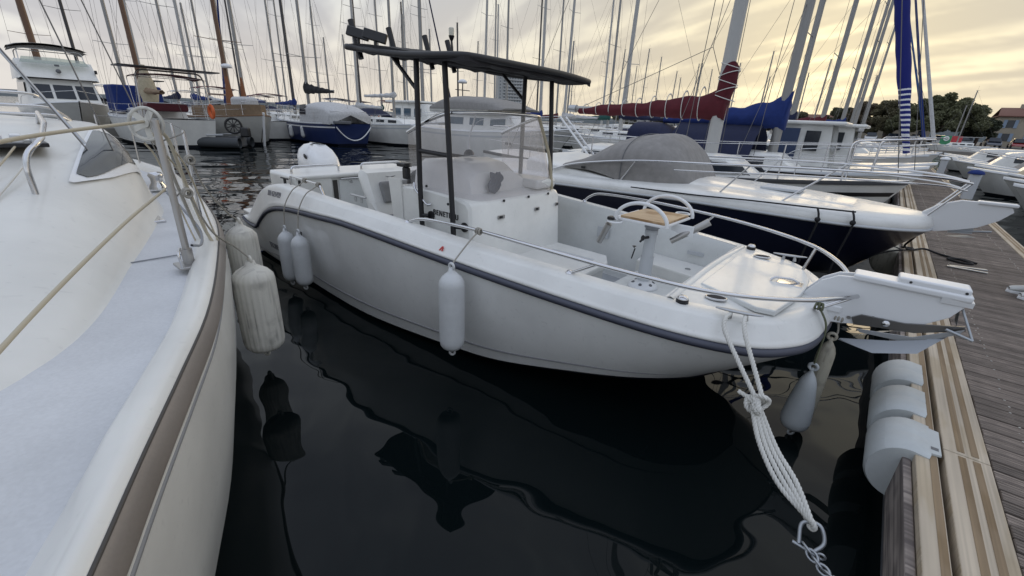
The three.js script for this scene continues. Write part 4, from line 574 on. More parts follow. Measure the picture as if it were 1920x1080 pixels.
  for (const [a, b, c, d] of [[1.93, 3.04, 0.5, 0.02], [1.82, 3.06, 0.5, 0.02], [1.745, 3.08, 0.5, 0.02]]) part('guard_rail', [bentTube([[d - 0.1, a, 0.3], [0.3, a, -(ZC - b)], [0.2, a - 0.01, -(ZC - 2.78) - (1.93 - a) * 0.6], [0.0, a - 0.14, -(ZC - 2.66) - (1.93 - a) * 0.9], [-0.2, a - 0.5, -(ZC - 2.62) - (1.93 - a) * 0.9]], 0.014, 0.1)], M.steel, o);
  // stanchion with a rope wheel
  const z0 = 2.70 - ZC;
  part('stanchion', [bar([3.88, 1.10, z0], [3.85, 1.82, z0 - 0.005], 0.0165), rbox(3.82, 3.95, 1.095, 1.11, z0 - 0.05, z0 + 0.06, 0.005), bar([3.88, 1.10, z0], [3.879, 1.19, z0], 0.026)], M.dullSteel, o);
  part('stanchion_loop', [bentTube([[3.96, 1.11, z0 + 0.05], [3.96, 1.19, z0 + 0.055], [3.90, 1.20, z0 + 0.03]], 0.006, 0.02)], M.steel, o);
  { const w = [T(new THREE.TorusGeometry(0.072, 0.008, 10, 40), 0, 0, 0), T(new THREE.CylinderGeometry(0.02, 0.02, 0.03, 16), 0, 0, 0, Math.PI / 2)]; for (let k = 0; k < 5; k++) w.push(T(new THREE.BoxGeometry(0.06, 0.026, 0.006), Math.cos(k * 1.2566) * 0.04, Math.sin(k * 1.2566) * 0.04, 0, 0, 0, k * 1.2566)); part('rope_wheel', w.map((g) => T(g, 3.80, 1.80, z0 + 0.02, -0.2, 0.85, 0)), M.oldFender, o); }
  part('furling_line', [tube([[3.81, 1.81, z0 + 0.03], [4.5, 1.765, 3.23 - ZC], [5.6, 1.70, 3.62 - ZC], [6.4, 1.62, 0]], 0.007, 40, 7)], M.ropeBeige, o);
  part('deck_rope', [tube([[3.55, 1.45, 2.66 - ZC], [4.2, 1.40, 2.98 - ZC], [5.0, 1.30, 3.37 - ZC], [5.9, 1.22, 3.7 - ZC]], 0.007, 40, 7)], M.ropeBeige, o);
  for (const [dx, dz, e, r] of [[0, 0, 0, 0.009], [-0.10, 0.02, 0.05, 0.009], [-0.2, 0.0, 0.02, 0.008], [-0.05, -0.05, 0.1, 0.005], [-0.16, -0.04, 0.14, 0.005], [-0.28, 0.02, 0.08, 0.005]]) part('hanging_line', [tube([[3.74 + dx, 1.77 - e, 2.66 - ZC + dz], [3.70 + dx, 1.70 - e, 2.62 - ZC + dz], [3.62 + dx, 1.45, 2.57 - ZC + dz], [3.56 + dx, 1.22, 2.52 - ZC + dz], [3.60 + dx, 1.12 - e * 0.5, 2.50 - ZC + dz]], r, 30, 7)], dx === -0.1 ? M.ropeGrey : M.ropeBeige, o);
  part('hose_loop', [tube([[3.87, 1.20, z0 - 0.03], [3.80, 1.18, z0 - 0.09], [3.55, 1.20, z0 - 0.16], [3.3, 1.26, z0 - 0.17], [3.1, 1.36, z0 - 0.14]], 0.007, 30, 6)], M.grey, o);
  // shrouds with turnbuckles at the chainplates
  for (const [a, b, r, m] of [[[2.40, 1.10, 2.56 - ZC], [0.66, 4.0, 0], 0.012, M.alu], [[2.28, 1.10, 2.57 - ZC], [0.55, 9.8, 0], 0.0045, M.wire], [[2.52, 1.10, 2.60 - ZC], [0.95, 4.1, 0], 0.0045, M.wire], [[1.2, 1.08, 2.1 - ZC], [0.5, 9.8, 0], 0.005, M.wire]]) { const sh = part('shroud', [bar(a, b, r)], m, o); const A = V(...a), d = V(...b).sub(A).normalize(); part('turnbuckle', [bar(A.toArray(), A.clone().addScaledVector(d, 0.16).toArray(), 0.011)], M.steel, sh); }
  part('chainplate', [rbox(2.22, 2.58, 1.065, 1.085, 2.50 - ZC, 2.66 - ZC, 0.006)], M.steel, o);
  part('mast', [bar([0.55, 1.7, 0], [0.45, 11.5, 0], 0.08)], M.mastAlu, o);
  // stern end seen past the shrouds: winch, pushpit, folded ladder
  part('winch', [T(lathe([[0.075, 0], [0.07, 0.03], [0.05, 0.06], [0.05, 0.10], [0.065, 0.13], [0.05, 0.16], [0, 0.165]]), 1.05, 1.09, -1.55)], M.steel, o);
  for (const x of [2.9, 1.6, 0.2, -1.4, -3.0]) part('stanchion', [bar([x, Y(x), -(W(x) - 0.09)], [x, Y(x) + 0.62, -(W(x) - 0.08)], 0.011)], M.steel, o);
  for (const h of [0.61, 0.33]) part('lifeline', [tube([[3.86, 1.11 + h, z0], [2.9, 1.11 + h, -(W(2.9) - 0.08)], [1.6, Y(1.6) + h, -(W(1.6) - 0.08)], [0.2, Y(0.2) + h, -(W(0.2) - 0.08)], [-1.4, Y(-1.4) + h, -(W(-1.4) - 0.08)], [-3.0, Y(-3) + h, -(W(-3) - 0.08)]], 0.004, 60, 5)], M.wire, o);
  part('boarding_gate', [bentTube([[0.9, 1.07, -1.74], [0.9, 1.66, -1.72], [0.35, 1.66, -1.80], [0.35, 1.06, -1.83]], 0.016, 0.08), bar([0.9, 1.38, -1.73], [0.35, 1.38, -1.81], 0.012)], M.whitePlastic, o);
  part('spray_cover', [loft([[[0.95, 1.28, -1.72], [0.9, 1.64, -1.71]], [[0.62, 1.25, -1.74], [0.62, 1.66, -1.75]], [[0.35, 1.28, -1.80], [0.38, 1.64, -1.80]]])], M.creamCloth, o);
  part('seam_line', [box(3.55, 3.556, Y(3.5) - 0.04, Y(3.5) - 0.034, -1.12, -0.86)], M.grey, o);
  part('bow_plate', [rbox(5.9, 6.05, 1.15, 1.165, -0.28, -0.14, 0.004)], M.steel, o);
  fender('large old ribbed white fender hanging from the cream yacht', undefined, [3.50, 0.24, 2.29], 0.70, 0.13, [[3.5, 1.05, 2.36], [3.62, 1.2, 2.50], [3.72, 1.45, 2.6]], M.oldFender, M.ropeGrey, true);
  fender('old ribbed fender hanging behind the largest one on the cream yacht', undefined, [2.76, 0.42, 2.08], 0.62, 0.112, [[2.8, 1.12, 2.15], [3.0, 1.35, 2.32], [3.5, 1.6, 2.5]], M.oldFender, M.ropeGrey, true);
}
// ---------------------------------------------------------------- person standing on the pontoon
{
  const o = thing('person', 'person in dark trousers and black and white trainers standing on the pontoon', 'person', [8.03, 0.502, -2.98], -Math.PI / 2 + 0.25);
  // local frame: faces +z
  const sdf = (bones) => { const Q = bones.map(([a, b, ra, rb]) => [a.x, a.y, a.z, b.x - a.x, b.y - a.y, b.z - a.z, 1 / b.distanceToSquared(a), ra, rb]); return (x, y, z) => { let d = 1e9; for (const [ax, ay, az, dx, dy, dz, il, ra, rb] of Q) { const px = x - ax, py = y - ay, pz = z - az, t = Math.min(1, Math.max(0, (px * dx + py * dy + pz * dz) * il)), q = Math.hypot(px - dx * t, py - dy * t, pz - dz * t) - (ra + (rb - ra) * t), h = Math.max(0, 0.05 - Math.abs(d - q)) / 0.05; d = Math.min(d, q) - h * h * 0.0125; } return d; }; };
  function march(f, c, size, n, mat) { const mc = new MarchingCubes(n, mat, false, false, 120000); mc.isolation = 0; for (let k = 0; k < n; k++) for (let j = 0; j < n; j++) for (let i = 0; i < n; i++) { mc.field[k * n * n + j * n + i] = -f(c[0] + (i / n * 2 - 1) * size, c[1] + (j / n * 2 - 1) * size, c[2] + (k / n * 2 - 1) * size); } mc.update(); const m = mc.count, g = new THREE.BufferGeometry(); g.setAttribute('position', new THREE.BufferAttribute(mc.positionArray.slice(0, m * 3), 3)); g.setAttribute('normal', new THREE.BufferAttribute(mc.normalArray.slice(0, m * 3), 3)); g.scale(size, size, size).translate(...c); return g; }
  const skin = std(0.45, 0.28, 0.2, 0.6);
  const B = [[V(0, 1.0, 0), V(0, 1.42, -0.01), 0.14, 0.15], [V(-0.17, 1.43, 0), V(0.17, 1.43, 0), 0.075, 0.075], [V(0, 1.45, 0), V(0, 1.58, 0.01), 0.06, 0.055], [V(0, 1.66, 0.02), V(0, 1.72, 0.02), 0.088, 0.092], [V(-0.09, 0.95, 0), V(-0.10, 0.5, 0.02), 0.09, 0.06], [V(-0.10, 0.5, 0.02), V(-0.10, 0.09, -0.01), 0.058, 0.042], [V(0.09, 0.95, 0), V(0.10, 0.5, 0.02), 0.09, 0.06], [V(0.10, 0.5, 0.02), V(0.10, 0.09, -0.01), 0.058, 0.042], [V(-0.2, 1.42, 0), V(-0.24, 1.12, -0.02), 0.05, 0.042], [V(-0.24, 1.12, -0.02), V(-0.23, 0.86, 0.05), 0.04, 0.03], [V(0.2, 1.42, 0), V(0.24, 1.12, -0.02), 0.05, 0.042], [V(0.24, 1.12, -0.02), V(0.23, 0.86, 0.05), 0.04, 0.03], [V(0, 1.655, 0.105), V(0, 1.68, 0.1), 0.016, 0.012], [V(-0.088, 1.67, 0.01), V(-0.092, 1.70, 0.0), 0.014, 0.014], [V(0.088, 1.67, 0.01), V(0.092, 1.70, 0), 0.014, 0.014]];
  for (const s of [-1, 1]) { B.push([V(s * 0.23, 0.86, 0.05), V(s * 0.23, 0.79, 0.065), 0.032, 0.028]); [[0.022, 0.70], [0.007, 0.69], [-0.008, 0.695], [-0.022, 0.71]].forEach(([d, y]) => B.push([V(s * 0.23, 0.79, 0.065 + d), V(s * 0.225, y, 0.075 + d), 0.010, 0.008])); B.push([V(s * 0.22, 0.83, 0.085), V(s * 0.205, 0.765, 0.105), 0.011, 0.009]); }
  part('body', [march(sdf(B), [0, 0.9, 0], 0.95, 84, skin)], skin, o);
  const J = [[V(0, 0.98, 0), V(0, 1.42, -0.01), 0.165, 0.172], [V(-0.18, 1.43, 0), V(0.18, 1.43, 0), 0.09, 0.09], [V(-0.2, 1.42, 0), V(-0.24, 1.12, -0.02), 0.068, 0.058], [V(-0.24, 1.12, -0.02), V(-0.23, 0.9, 0.04), 0.056, 0.045], [V(0.2, 1.42, 0), V(0.24, 1.12, -0.02), 0.068, 0.058], [V(0.24, 1.12, -0.02), V(0.23, 0.9, 0.04), 0.056, 0.045]];
  part('jacket', [march(sdf(J), [0, 1.2, 0], 0.5, 60, M.navyCloth)], M.navyCloth, o);
  const Tr = [[V(-0.07, 0.97, 0), V(0.07, 0.97, 0), 0.13, 0.13], [V(-0.09, 0.93, 0), V(-0.10, 0.5, 0.02), 0.105, 0.08], [V(-0.10, 0.5, 0.02), V(-0.10, 0.10, -0.01), 0.08, 0.062], [V(0.09, 0.93, 0), V(0.10, 0.5, 0.02), 0.105, 0.08], [V(0.10, 0.5, 0.02), V(0.10, 0.10, -0.01), 0.08, 0.062]];
  part('trousers', [march(sdf(Tr), [0, 0.56, 0], 0.6, 64, M.blackCloth)], M.blackCloth, o);
  part('hair', [T(new THREE.SphereGeometry(0.108, 20, 14, 0, 6.2832, 0, 1.75).scale(1, 1, 1.02), 0, 1.715, 0.0, -0.35)], M.black, o);
  for (const s of [-1, 1]) {
    part('eye', [T(new THREE.SphereGeometry(0.011, 10, 8), s * 0.034, 1.705, 0.098)], M.black, o);
    const sh = part('shoe', [loft([[-0.115, 0.035, 0.052], [-0.09, 0.043, 0.085], [-0.04, 0.042, 0.095], [0.02, 0.044, 0.085], [0.09, 0.050, 0.062], [0.15, 0.046, 0.048], [0.178, 0.028, 0.036]].map(([z, w, h]) => Array.from({ length: 12 }, (_, k) => { const a = k / 12 * 6.2832; return [s * 0.105 + Math.cos(a) * w, 0.02 + h * 0.5 + Math.sin(a) * h * 0.5, z]; })), { closed: true, cap0: true, cap1: true })], std(0.55, 0.55, 0.53, 0.7), o);
    part('sole', [slab([[-0.115, -0.03], [-0.115, 0.03], [0.0, 0.045], [0.1, 0.053], [0.16, 0.045], [0.185, 0], [0.16, -0.04], [0.1, -0.05], [0, -0.042]].map(([z, x]) => [s * 0.105 + x, z]), 0, 0.026, 0.004)], M.whitePlastic, sh);
    part('shoe_upper', [loft([[-0.10, 0.046, 0.11], [-0.04, 0.047, 0.118], [0.03, 0.044, 0.098], [0.09, 0.046, 0.073]].map(([z, w, h]) => Array.from({ length: 9 }, (_, k) => { const a = k / 8 * Math.PI; return [s * 0.105 + Math.cos(a) * w, 0.055 + Math.sin(a) * (h - 0.055), z]; })))], M.black, sh);
  }
}
// ---------------------------------------------------------------- sailing boats and motorboats of the marina
// Generic hull: bow towards local +x, length L, origin amidships at the waterline.
function hullShape(L, B, F, { full = 0.5, transom = 0.72, rake = 0.10, sheer = 0.22, n = 16 } = {}) {
  const w = pchip([0, 0.18, 0.45, 0.7, 0.87, 0.96, 1], [transom, 0.9, 1, 0.86, full, full * 0.42, 0.012]), st = Array.from({ length: n + 1 }, (_, i) => 1 - Math.pow(1 - i / n, 1.25));
  const y = (t) => F * (1 + sheer * (t - 0.35) ** 2 * 2.2), X = (t, v) => (t - 0.5) * L - (1 - v) * L * rake * smooth(0.55, 1, t) + (1 - v) * 0.03 * L * smooth(0.25, 0, t);
  return { w: (t) => w(t) * B / 2, y, X, st };
}
function hullParts(o, L, B, F, mats, opt = {}) {
  const h = hullShape(L, B, F, opt), ring = (v0, v1, m) => [1, -1].map((s) => loft(h.st.map((t) => Array.from({ length: m + 1 }, (_, k) => { const v = mix(v0, v1, k / m), f = v < 0 ? 0.86 * (1 + v * 1.3) : 0.86 + 0.14 * Math.sin(v * Math.PI / 2); return [h.X(t, v), v < 0 ? v * 0.6 : v * h.y(t), s * h.w(t) * f]; }))));
  const tr = (v0, v1) => loft([v0, (v0 + v1) / 2, v1].map((v) => [-1, -0.5, 0, 0.5, 1].map((k) => [h.X(0, v), v < 0 ? v * 0.6 : v * h.y(0), k * h.w(0) * (v < 0 ? 0.86 * (1 + v * 1.3) : 0.86 + 0.14 * Math.sin(v * Math.PI / 2))])));
  part('hull', [...ring(0.1, 0.995, 5), tr(0.1, 0.995)], mats.hull, o);
  part('boot_stripe', [...ring(-0.4, 0.1, 3), tr(-0.4, 0.1)], mats.boot ?? M.antifoul, o);
  part('deck', [loft(h.st.map((t) => [-1, -0.5, 0, 0.5, 1].map((k) => [h.X(t, 1), h.y(t) - 0.005 + 0.05 * (1 - k * k), k * h.w(t)])))], mats.deck ?? M.white, o);
  part('toe_rail', [1, -1].map((s) => loft(h.st.map((t) => [[h.X(t, 1), h.y(t) - 0.03, s * (h.w(t) + 0.012)], [h.X(t, 1), h.y(t) + 0.035, s * (h.w(t) + 0.008)], [h.X(t, 1), h.y(t) + 0.035, s * Math.max(0, h.w(t) - 0.03)]]))), mats.toe ?? M.lightGrey, o);
  if (mats.line) part('hull_line', [1, -1].map((s) => loft(h.st.map((t) => [0.80, 0.86].map((v) => [h.X(t, v), v * h.y(t), s * (h.w(t) * (0.86 + 0.14 * Math.sin(v * Math.PI / 2)) + 0.008)])))), mats.line, o);
  return h;
}
function cabinBlock(o, x0, x1, w0, w1, y0, y1, mat, winMat, name = 'cabin', wins = 3, slope = 0.5) {
  const g = loft([[x0 - 0.02, 0], [x0, 1], [mix(x0, x1, 0.55), 1], [x1 - slope * 0.6, 0.92], [x1, 0]].map(([x, k]) => { const t = (x - x0) / (x1 - x0), w = mix(w0, w1, Math.max(0, Math.min(1, t))), h = y0 + (y1 - y0) * k; return [[x, y0, -w], [x, mix(y0, h, 0.8), -w * 0.93], [x, h - 0.01, -w * 0.8], [x, h + 0.02 * k, 0], [x, h - 0.01, w * 0.8], [x, mix(y0, h, 0.8), w * 0.93], [x, y0, w]]; }), { crease: 0.6 });
  const c = part(name, [g], mat, o), span = (x1 - slope * 0.7 - x0) / wins;
  for (let i = 0; i < wins; i++) for (const s of [1, -1]) { const a = x0 + span * (i + 0.16), b = x0 + span * (i + 0.84), wz = (x) => mix(w0, w1, (x - x0) / (x1 - x0)); part('window', [loft([[a, 0.34, 0.72], [b, 0.34, 0.72]].map(([x, u, v]) => [u, v].map((q) => [x, mix(y0, y1, q), s * (wz(x) * (1 - 0.0875 * q) + 0.014)])))], winMat, c); }
  return c;
}
const row = (n, f) => Array.from({ length: n }, (_, i) => f(i));
// Sailing boat placed by its mast foot. d = +1 bow towards +x, -1 bow away.
function sailboat(q) {
  const { mx, mz, d = 1, L = 9, B = 3, F = 1.05, H = 12, r = 0.075, hull = M.white, mast = M.mastAlu, cover, furl, sp = 2, lean = 0, label, group, name = 'sailing_boat', detail = 1 } = q;
  const fwd = q.fwd ?? 0.08 * L, o = thing(name, label, 'sailboat', [mx - d * fwd, 0, mz], (d > 0 ? 0 : Math.PI) + (q.turn ?? 0), group);
  const h = hullParts(o, L, B, F, { hull, boot: q.boot, line: q.line, deck: q.deck, toe: q.toe }), dk = F * 1.02;
  cabinBlock(o, -0.16 * L, 0.25 * L, B * 0.33, B * 0.2, dk, dk + 0.42, q.cabin ?? M.white, M.windowDark, 'cabin', 3, 0.9);
  const top = [fwd + lean * H, H, 0], foot = [fwd, dk + 0.35, 0], at = (y) => [fwd + lean * y, y, 0];
  const m = part('mast', [bar(foot, top, r, r * 0.8, 10)], mast, o);
  part('masthead', [bar([top[0] - 0.25, H + 0.02, 0], [top[0] + 0.15, H + 0.02, 0], 0.012), bar([top[0], H, 0], [top[0], H + 0.55, 0], 0.006)], M.wire, m);
  const spread = row(sp, (i) => dk + (H - dk) * (i + 1) / (sp + 0.75 + (sp > 1 ? 0.2 : 0.1)));
  spread.forEach((y, i) => { const w = B * (0.34 - 0.07 * i); for (const s of [1, -1]) part('spreader', [bar(at(y), [at(y)[0] - 0.12, y + 0.07, s * w], 0.02, 0.014, 6)], mast, o); });
  for (const s of [1, -1]) {
    const pts = [[fwd - 0.15, dk, s * B * 0.44], ...spread.map((y, i) => [at(y)[0] - 0.12, y + 0.07, s * B * (0.34 - 0.07 * i)]), [top[0], H - 0.1, 0]];
    for (let i = 0; i < pts.length - 1; i++) part('shroud', [bar(pts[i], pts[i + 1], 0.0065, 0.0065, 4, true)], M.wire, o);
    if (detail) part('lower_shroud', [bar([fwd - 0.55, dk, s * B * 0.42], at(spread[0]), 0.0055, 0.0055, 4, true)], M.wire, o);
  }
  const bow = [0.485 * L, F * 1.2, 0], ft = [at(H - 0.3)[0] + 0.05, H - 0.3, 0];
  part('forestay', [bar(bow, ft, 0.0065, 0.0065, 4, true)], M.wire, o); part('backstay', [bar([-0.49 * L, F * 1.1, 0], top, 0.0065, 0.0065, 4, true)], M.wire, o);
  if (furl) part('furled_sail', [bar(row(3, (k) => mix(bow[k], ft[k], 0.06)), row(3, (k) => mix(bow[k], ft[k], 0.96)), 0.075, 0.04, 10)], furl, o);
  const by = q.boomY ?? dk + 1.15, bl = q.boom ?? L * 0.34;
  part('boom', [bar([fwd - 0.1, by, 0], [fwd - bl, by + 0.06, 0], 0.05, 0.045, 8)], mast, o);
  if (cover) { const hm = q.coverH ?? 0.55, cn_ = detail ? 40 : 14; part('sail_cover', [wrinkle(loft(row(cn_ + 1, (i) => { const t = i / cn_, x = fwd + 0.12 - t * (bl + 0.02), hh = mix(hm, 0.16, Math.pow(t, 0.55)) * (0.94 + 0.06 * Math.sin(t * 32)), w = mix(0.19, 0.10, t) * (0.94 + 0.08 * Math.cos(t * 43)); return row(20, (k) => { const a = k / 20 * 6.2832; return [x, by - 0.06 + hh * (0.42 + 0.5 * Math.sin(a)), Math.cos(a) * w * (Math.sin(a) > 0 ? 1 - 0.5 * Math.sin(a) : 1)]; }); }), { closed: true, cap0: true, cap1: true }), 0.09, 5, 4, 5)], cover, o); }
  if (detail) {
    const top1 = F + 0.72, e = (t, y) => [h.X(t, 1), h.y(t) + y, h.w(t) - 0.06];
    for (const s of [1, -1]) {
      for (const yy of [0.6, 0.32]) part('lifeline', [new THREE.TubeGeometry(curve([0.02, 0.2, 0.4, 0.6, 0.8, 0.92].map((t) => { const p = e(t, yy); return [p[0], p[1], s * p[2]]; })), 24, 0.006, 4)], M.steel, o);
      part('stanchions', [0.2, 0.4, 0.6, 0.8].map((t) => { const p = e(t, 0), r2 = e(t, 0.61); return bar([p[0], p[1], s * p[2]], [r2[0], r2[1], s * r2[2]], 0.012, 0.012, 5); }), M.steel, o).userData.kind = 'stuff';
    }
    const p0 = e(0.9, 0), p1 = e(0.9, 0.66); part('pulpit', [bentTube([[p0[0], p0[1], p0[2]], [p1[0], p1[1], p1[2]], [0.5 * L, F * 1.2 + 0.68, 0.14], [0.5 * L, F * 1.2 + 0.68, -0.14], [p1[0], p1[1], -p1[2]], [p0[0], p0[1], -p0[2]]], 0.015, 0.12, 6)], M.steel, o);
    const s0 = e(0.03, 0), s1 = e(0.03, 0.66); part('pushpit', [bentTube([[s0[0] + 0.6, s0[1], s0[2]], [s0[0] + 0.6, s1[1], s0[2]], [s1[0], s1[1], s1[2]], [s1[0], s1[1], -s1[2]], [s0[0] + 0.6, s1[1], -s0[2]], [s0[0] + 0.6, s0[1], -s0[2]]], 0.014, 0.12, 6)], M.steel, o);
  }
  if (q.hood) part('spray_hood', [loft(row(9, (i) => { const t = i / 8, x = mix(-0.10, -0.26, t) * L; return row(11, (k) => { const a = k / 10 * Math.PI; return [x, dk + 0.3 + (0.25 + 0.42 * Math.sin(Math.min(1, t * 1.6) * Math.PI / 2)) * Math.pow(Math.sin(a), 0.5), -Math.cos(a) * B * 0.33]; }); }))], q.hood, o);
  if (q.bimini) { const bx = -0.36 * L; part('bimini', [wrinkle(loft(row(9, (i) => row(11, (k) => [bx + mix(-0.9, 0.9, i / 8), dk + 1.75 + 0.16 * Math.pow(Math.sin(k / 10 * Math.PI), 0.6) - 0.05 * Math.abs(i / 4 - 1), mix(-0.4, 0.4, k / 10) * B]))), 0.05, 3)], q.bimini, o); for (const e of [-0.8, 0.8]) part('bimini_frame', [bentTube([[bx, dk + 0.2, 0.4 * B], [bx + e, dk + 1.75, 0.38 * B], [bx + e, dk + 1.75, -0.38 * B], [bx, dk + 0.2, -0.4 * B]], 0.014, 0.15, 6)], M.steel, o); }
  if (q.buoy) { const p = [h.X(0.03, 1) + 0.1, h.y(0.03) + 0.38, h.w(0.03) - 0.02]; part('life_buoy', [T(new THREE.TorusGeometry(0.26, 0.07, 8, 22), ...p)], M.orange, o); }
  if (q.radar) { const y = q.radar; part('radar_dome', [T(lathe([[0, 0], [0.24, 0.02], [0.27, 0.08], [0.25, 0.17], [0.1, 0.22], [0, 0.22]]), at(y)[0] + 0.35, y, 0)], M.whitePlastic, o); }
  if (q.extra) q.extra(o, { h, dk, fwd, at, by, bl, top });
  return o;
}
function motorboat(q) {
  const { x, z, d = 1, L = 7, B = 2.6, F = 0.95, hull = M.white, label, group } = q, o = thing(q.name ?? 'motor_cruiser', label, 'motorboat', [x, 0, z], (d > 0 ? 0 : Math.PI) + (q.turn ?? 0), group);
  const h = hullParts(o, L, B, F, { hull, boot: q.boot, line: q.line, toe: q.toe ?? M.whitePlastic }, { full: 0.62, transom: 0.9, rake: 0.14, sheer: 0.3 });
  if (q.cabin !== false) cabinBlock(o, -0.22 * L, 0.26 * L, B * 0.4, B * 0.3, F, F + (q.ch ?? 1.0), M.white, q.glass ?? M.windowDark, 'cabin', 3, 1.0);
  if (q.cover) part('boat_cover', [loft(row(13, (i) => { const t = i / 12, xx = mix(-0.47, q.coverTo ?? 0.1, t) * L, hh = pchip([0, 0.3, 0.65, 0.9, 1], [0.15, 0.5, 0.75, 0.5, 0.1])(t) * (q.coverTop ?? 1); return row(13, (k) => { const a = k / 12 * Math.PI; return [xx, F - 0.04 + hh * Math.pow(Math.sin(a), 0.45), -Math.cos(a) * B * 0.46]; }); }), { cap0: true })], q.cover, o);
  if (q.rail !== false) part('bow_rail', [bentTube([[-0.02 * L, h.y(0.5), h.w(0.5) - 0.08], [0.04 * L, h.y(0.55) + 0.5, h.w(0.55) - 0.1], [0.36 * L, h.y(0.86) + 0.55, h.w(0.86) - 0.08], [0.50 * L, h.y(1) + 0.55, 0], [0.36 * L, h.y(0.86) + 0.55, -h.w(0.86) + 0.08], [0.04 * L, h.y(0.55) + 0.5, -h.w(0.55) + 0.1], [-0.02 * L, h.y(0.5), -h.w(0.5) + 0.08]], 0.014, 0.3, 6)], M.steel, o);
  if (q.engine) part('outboard_engine', [rbox(-0.5 * L - 0.35, -0.5 * L + 0.05, 0.7, 1.3, -0.2, 0.2, 0.1), rbox(-0.5 * L - 0.22, -0.5 * L - 0.05, -0.2, 0.75, -0.08, 0.08, 0.03)], q.engine, o);
  if (q.extra) q.extra(o, { h, F, L, B });
  return o;
}

// --- boats facing us across the fairway
motorboat({ x: -33.0, z: -0.9, L: 11, B: 3.9, F: 1.35, cabin: false, rail: true, name: 'flybridge_yacht', label: 'white flybridge motor yacht with three dark windscreen panes and bimini', extra: (o, { F }) => {
  part('deckhouse', [loft([[-4.2, 1.72, 0.02, 1.55], [-4, 1.72, 1.55, 1.5], [1.1, 1.62, 1.5, 1.45], [1.75, 1.55, 0.02, 1.5]].map(([x, w, k, s]) => [[x, F, -w], [x, F + k, -s * 0.97], [x, F + k, s * 0.97], [x, F, w]]), { crease: 0.4 })], M.white, o);
  for (const [a, b] of [[-1.38, -0.55], [-0.42, 0.42], [0.55, 1.38]]) part('windscreen_pane', [loft([[[1.58, F + 0.48, a], [1.58, F + 0.48, b]], [[1.24, F + 1.22, a * 0.97], [1.24, F + 1.22, b * 0.97]]])], M.windowDark, o);
  for (const s of [1, -1]) part('side_window', [loft([[[-3, F + 0.7, s * 1.66], [0.9, F + 0.7, s * 1.6]], [[-3, F + 1.3, s * 1.56], [0.6, F + 1.3, s * 1.52]]])], M.windowDark, o);
  part('flybridge', [loft([[-3.6, 1.65, 0.05], [-3.4, 1.68, 0.8], [0.9, 1.72, 1.0], [1.5, 1.68, 0.06]].map(([x, w, k]) => [[x, F + 1.48, -w], [x - k * 0.1, F + 1.5 + k, -w * 0.93], [x - k * 0.15, F + 1.5 + k, w * 0.93], [x, F + 1.48, w]]), { crease: 0.4 })], M.white, o);
  part('fly_screen', [loft([[[1.28, F + 2.3, -1.45], [1.0, F + 2.62, -1.3]], [[1.42, F + 2.3, 0], [1.1, F + 2.66, 0]], [[1.28, F + 2.3, 1.45], [1.0, F + 2.62, 1.3]]])], std(0.5, 0.55, 0.5, 0.15, 0, { transmission: 0.6, thickness: 0 }), o);
  part('bimini', [loft(row(7, (i) => row(11, (k) => [mix(0.6, -2.0, i / 6), F + 3.12 + 0.28 * Math.pow(Math.sin(k / 10 * Math.PI), 0.6) + 0.08 * Math.sin(i / 6 * Math.PI), mix(-1.65, 1.65, k / 10)]))), loft(row(7, (i) => row(11, (k) => [mix(0.6, -2.0, i / 6), F + 3.0 + 0.28 * Math.pow(Math.sin(k / 10 * Math.PI), 0.6) + 0.08 * Math.sin(i / 6 * Math.PI), mix(-1.65, 1.65, k / 10)])))], M.greyCover, o);
  part('bimini_frame', [bentTube([[0.5, F + 2.2, -1.4], [0.3, F + 3.1, -1.35], [0.3, F + 3.1, 1.35], [0.5, F + 2.2, 1.4]], 0.025, 0.2), bentTube([[-1.7, F + 2.2, -1.4], [-1.5, F + 3.1, -1.35], [-1.5, F + 3.1, 1.35], [-1.7, F + 2.2, 1.4]], 0.025, 0.2)], M.whitePlastic, o);
  part('search_light', [T(new THREE.SphereGeometry(0.12, 12, 8), 1.45, F + 1.95, 0), rbox(1.4, 1.5, F + 2.2, F + 2.3, -0.1, 0.1, 0.02)], M.midGrey, o);
  for (const s of [1, -1]) part('side_light', [rbox(1.2, 1.35, F + 1.95, F + 2.15, s * 1.66 - 0.06, s * 1.66 + 0.06, 0.02)], M.black, o);
} });
sailboat({ mx: -23.8, mz: -3.0, d: -1, L: 10.5, B: 3.3, F: 1.15, H: 12, r: 0.115, mast: M.woodMast, fwd: 0.8, cover: M.tanCloth, coverH: 0.5, sp: 1, bimini: M.maroonCloth, buoy: true, label: 'white ketch with varnished wooden mast and solar arch over its stern', name: 'sailing_ketch', extra: (o, { dk }) => {
  part('stern_arch', [bentTube([[-4.6, dk, 1.35], [-4.5, 3.15, 1.2], [-4.5, 3.15, -1.2], [-4.6, dk, -1.35]], 0.035, 0.3)], M.dullSteel, o);
  part('solar_panel', [rbox(-5.2, -4.0, 3.22, 3.27, -1.85, 1.75, 0.01)], M.black, o);
  part('wheelhouse_cover', [rbox(1.6, 3.6, 1.35, 2.65, -1.1, 1.0, 0.1)], M.blueCloth, o);
  part('sail_bag', [wrinkle(loft([[3.6, 0.08], [3.3, 0.2], [2.8, 0.34], [2.3, 0.4], [1.9, 0.32], [1.75, 0.1]].map(([y, r]) => row(16, (k) => [0.15 + Math.cos(k / 16 * 6.2832) * r * 0.8, y, 0.1 + Math.sin(k / 16 * 6.2832) * r])), { closed: true }), 0.14, 4)], M.creamCloth, o);
  part('maroon_cover', [rbox(-3.2, -1.2, 1.5, 1.85, -0.8, 0.8, 0.12)], M.maroonCloth, o);
  part('spare_panel', [rbox(2.4, 3.6, 2.95, 3.0, 0.7, 1.4, 0.01), bar([3, 1.2, 1.05], [3, 2.95, 1.05], 0.03)], M.black, o);
} });
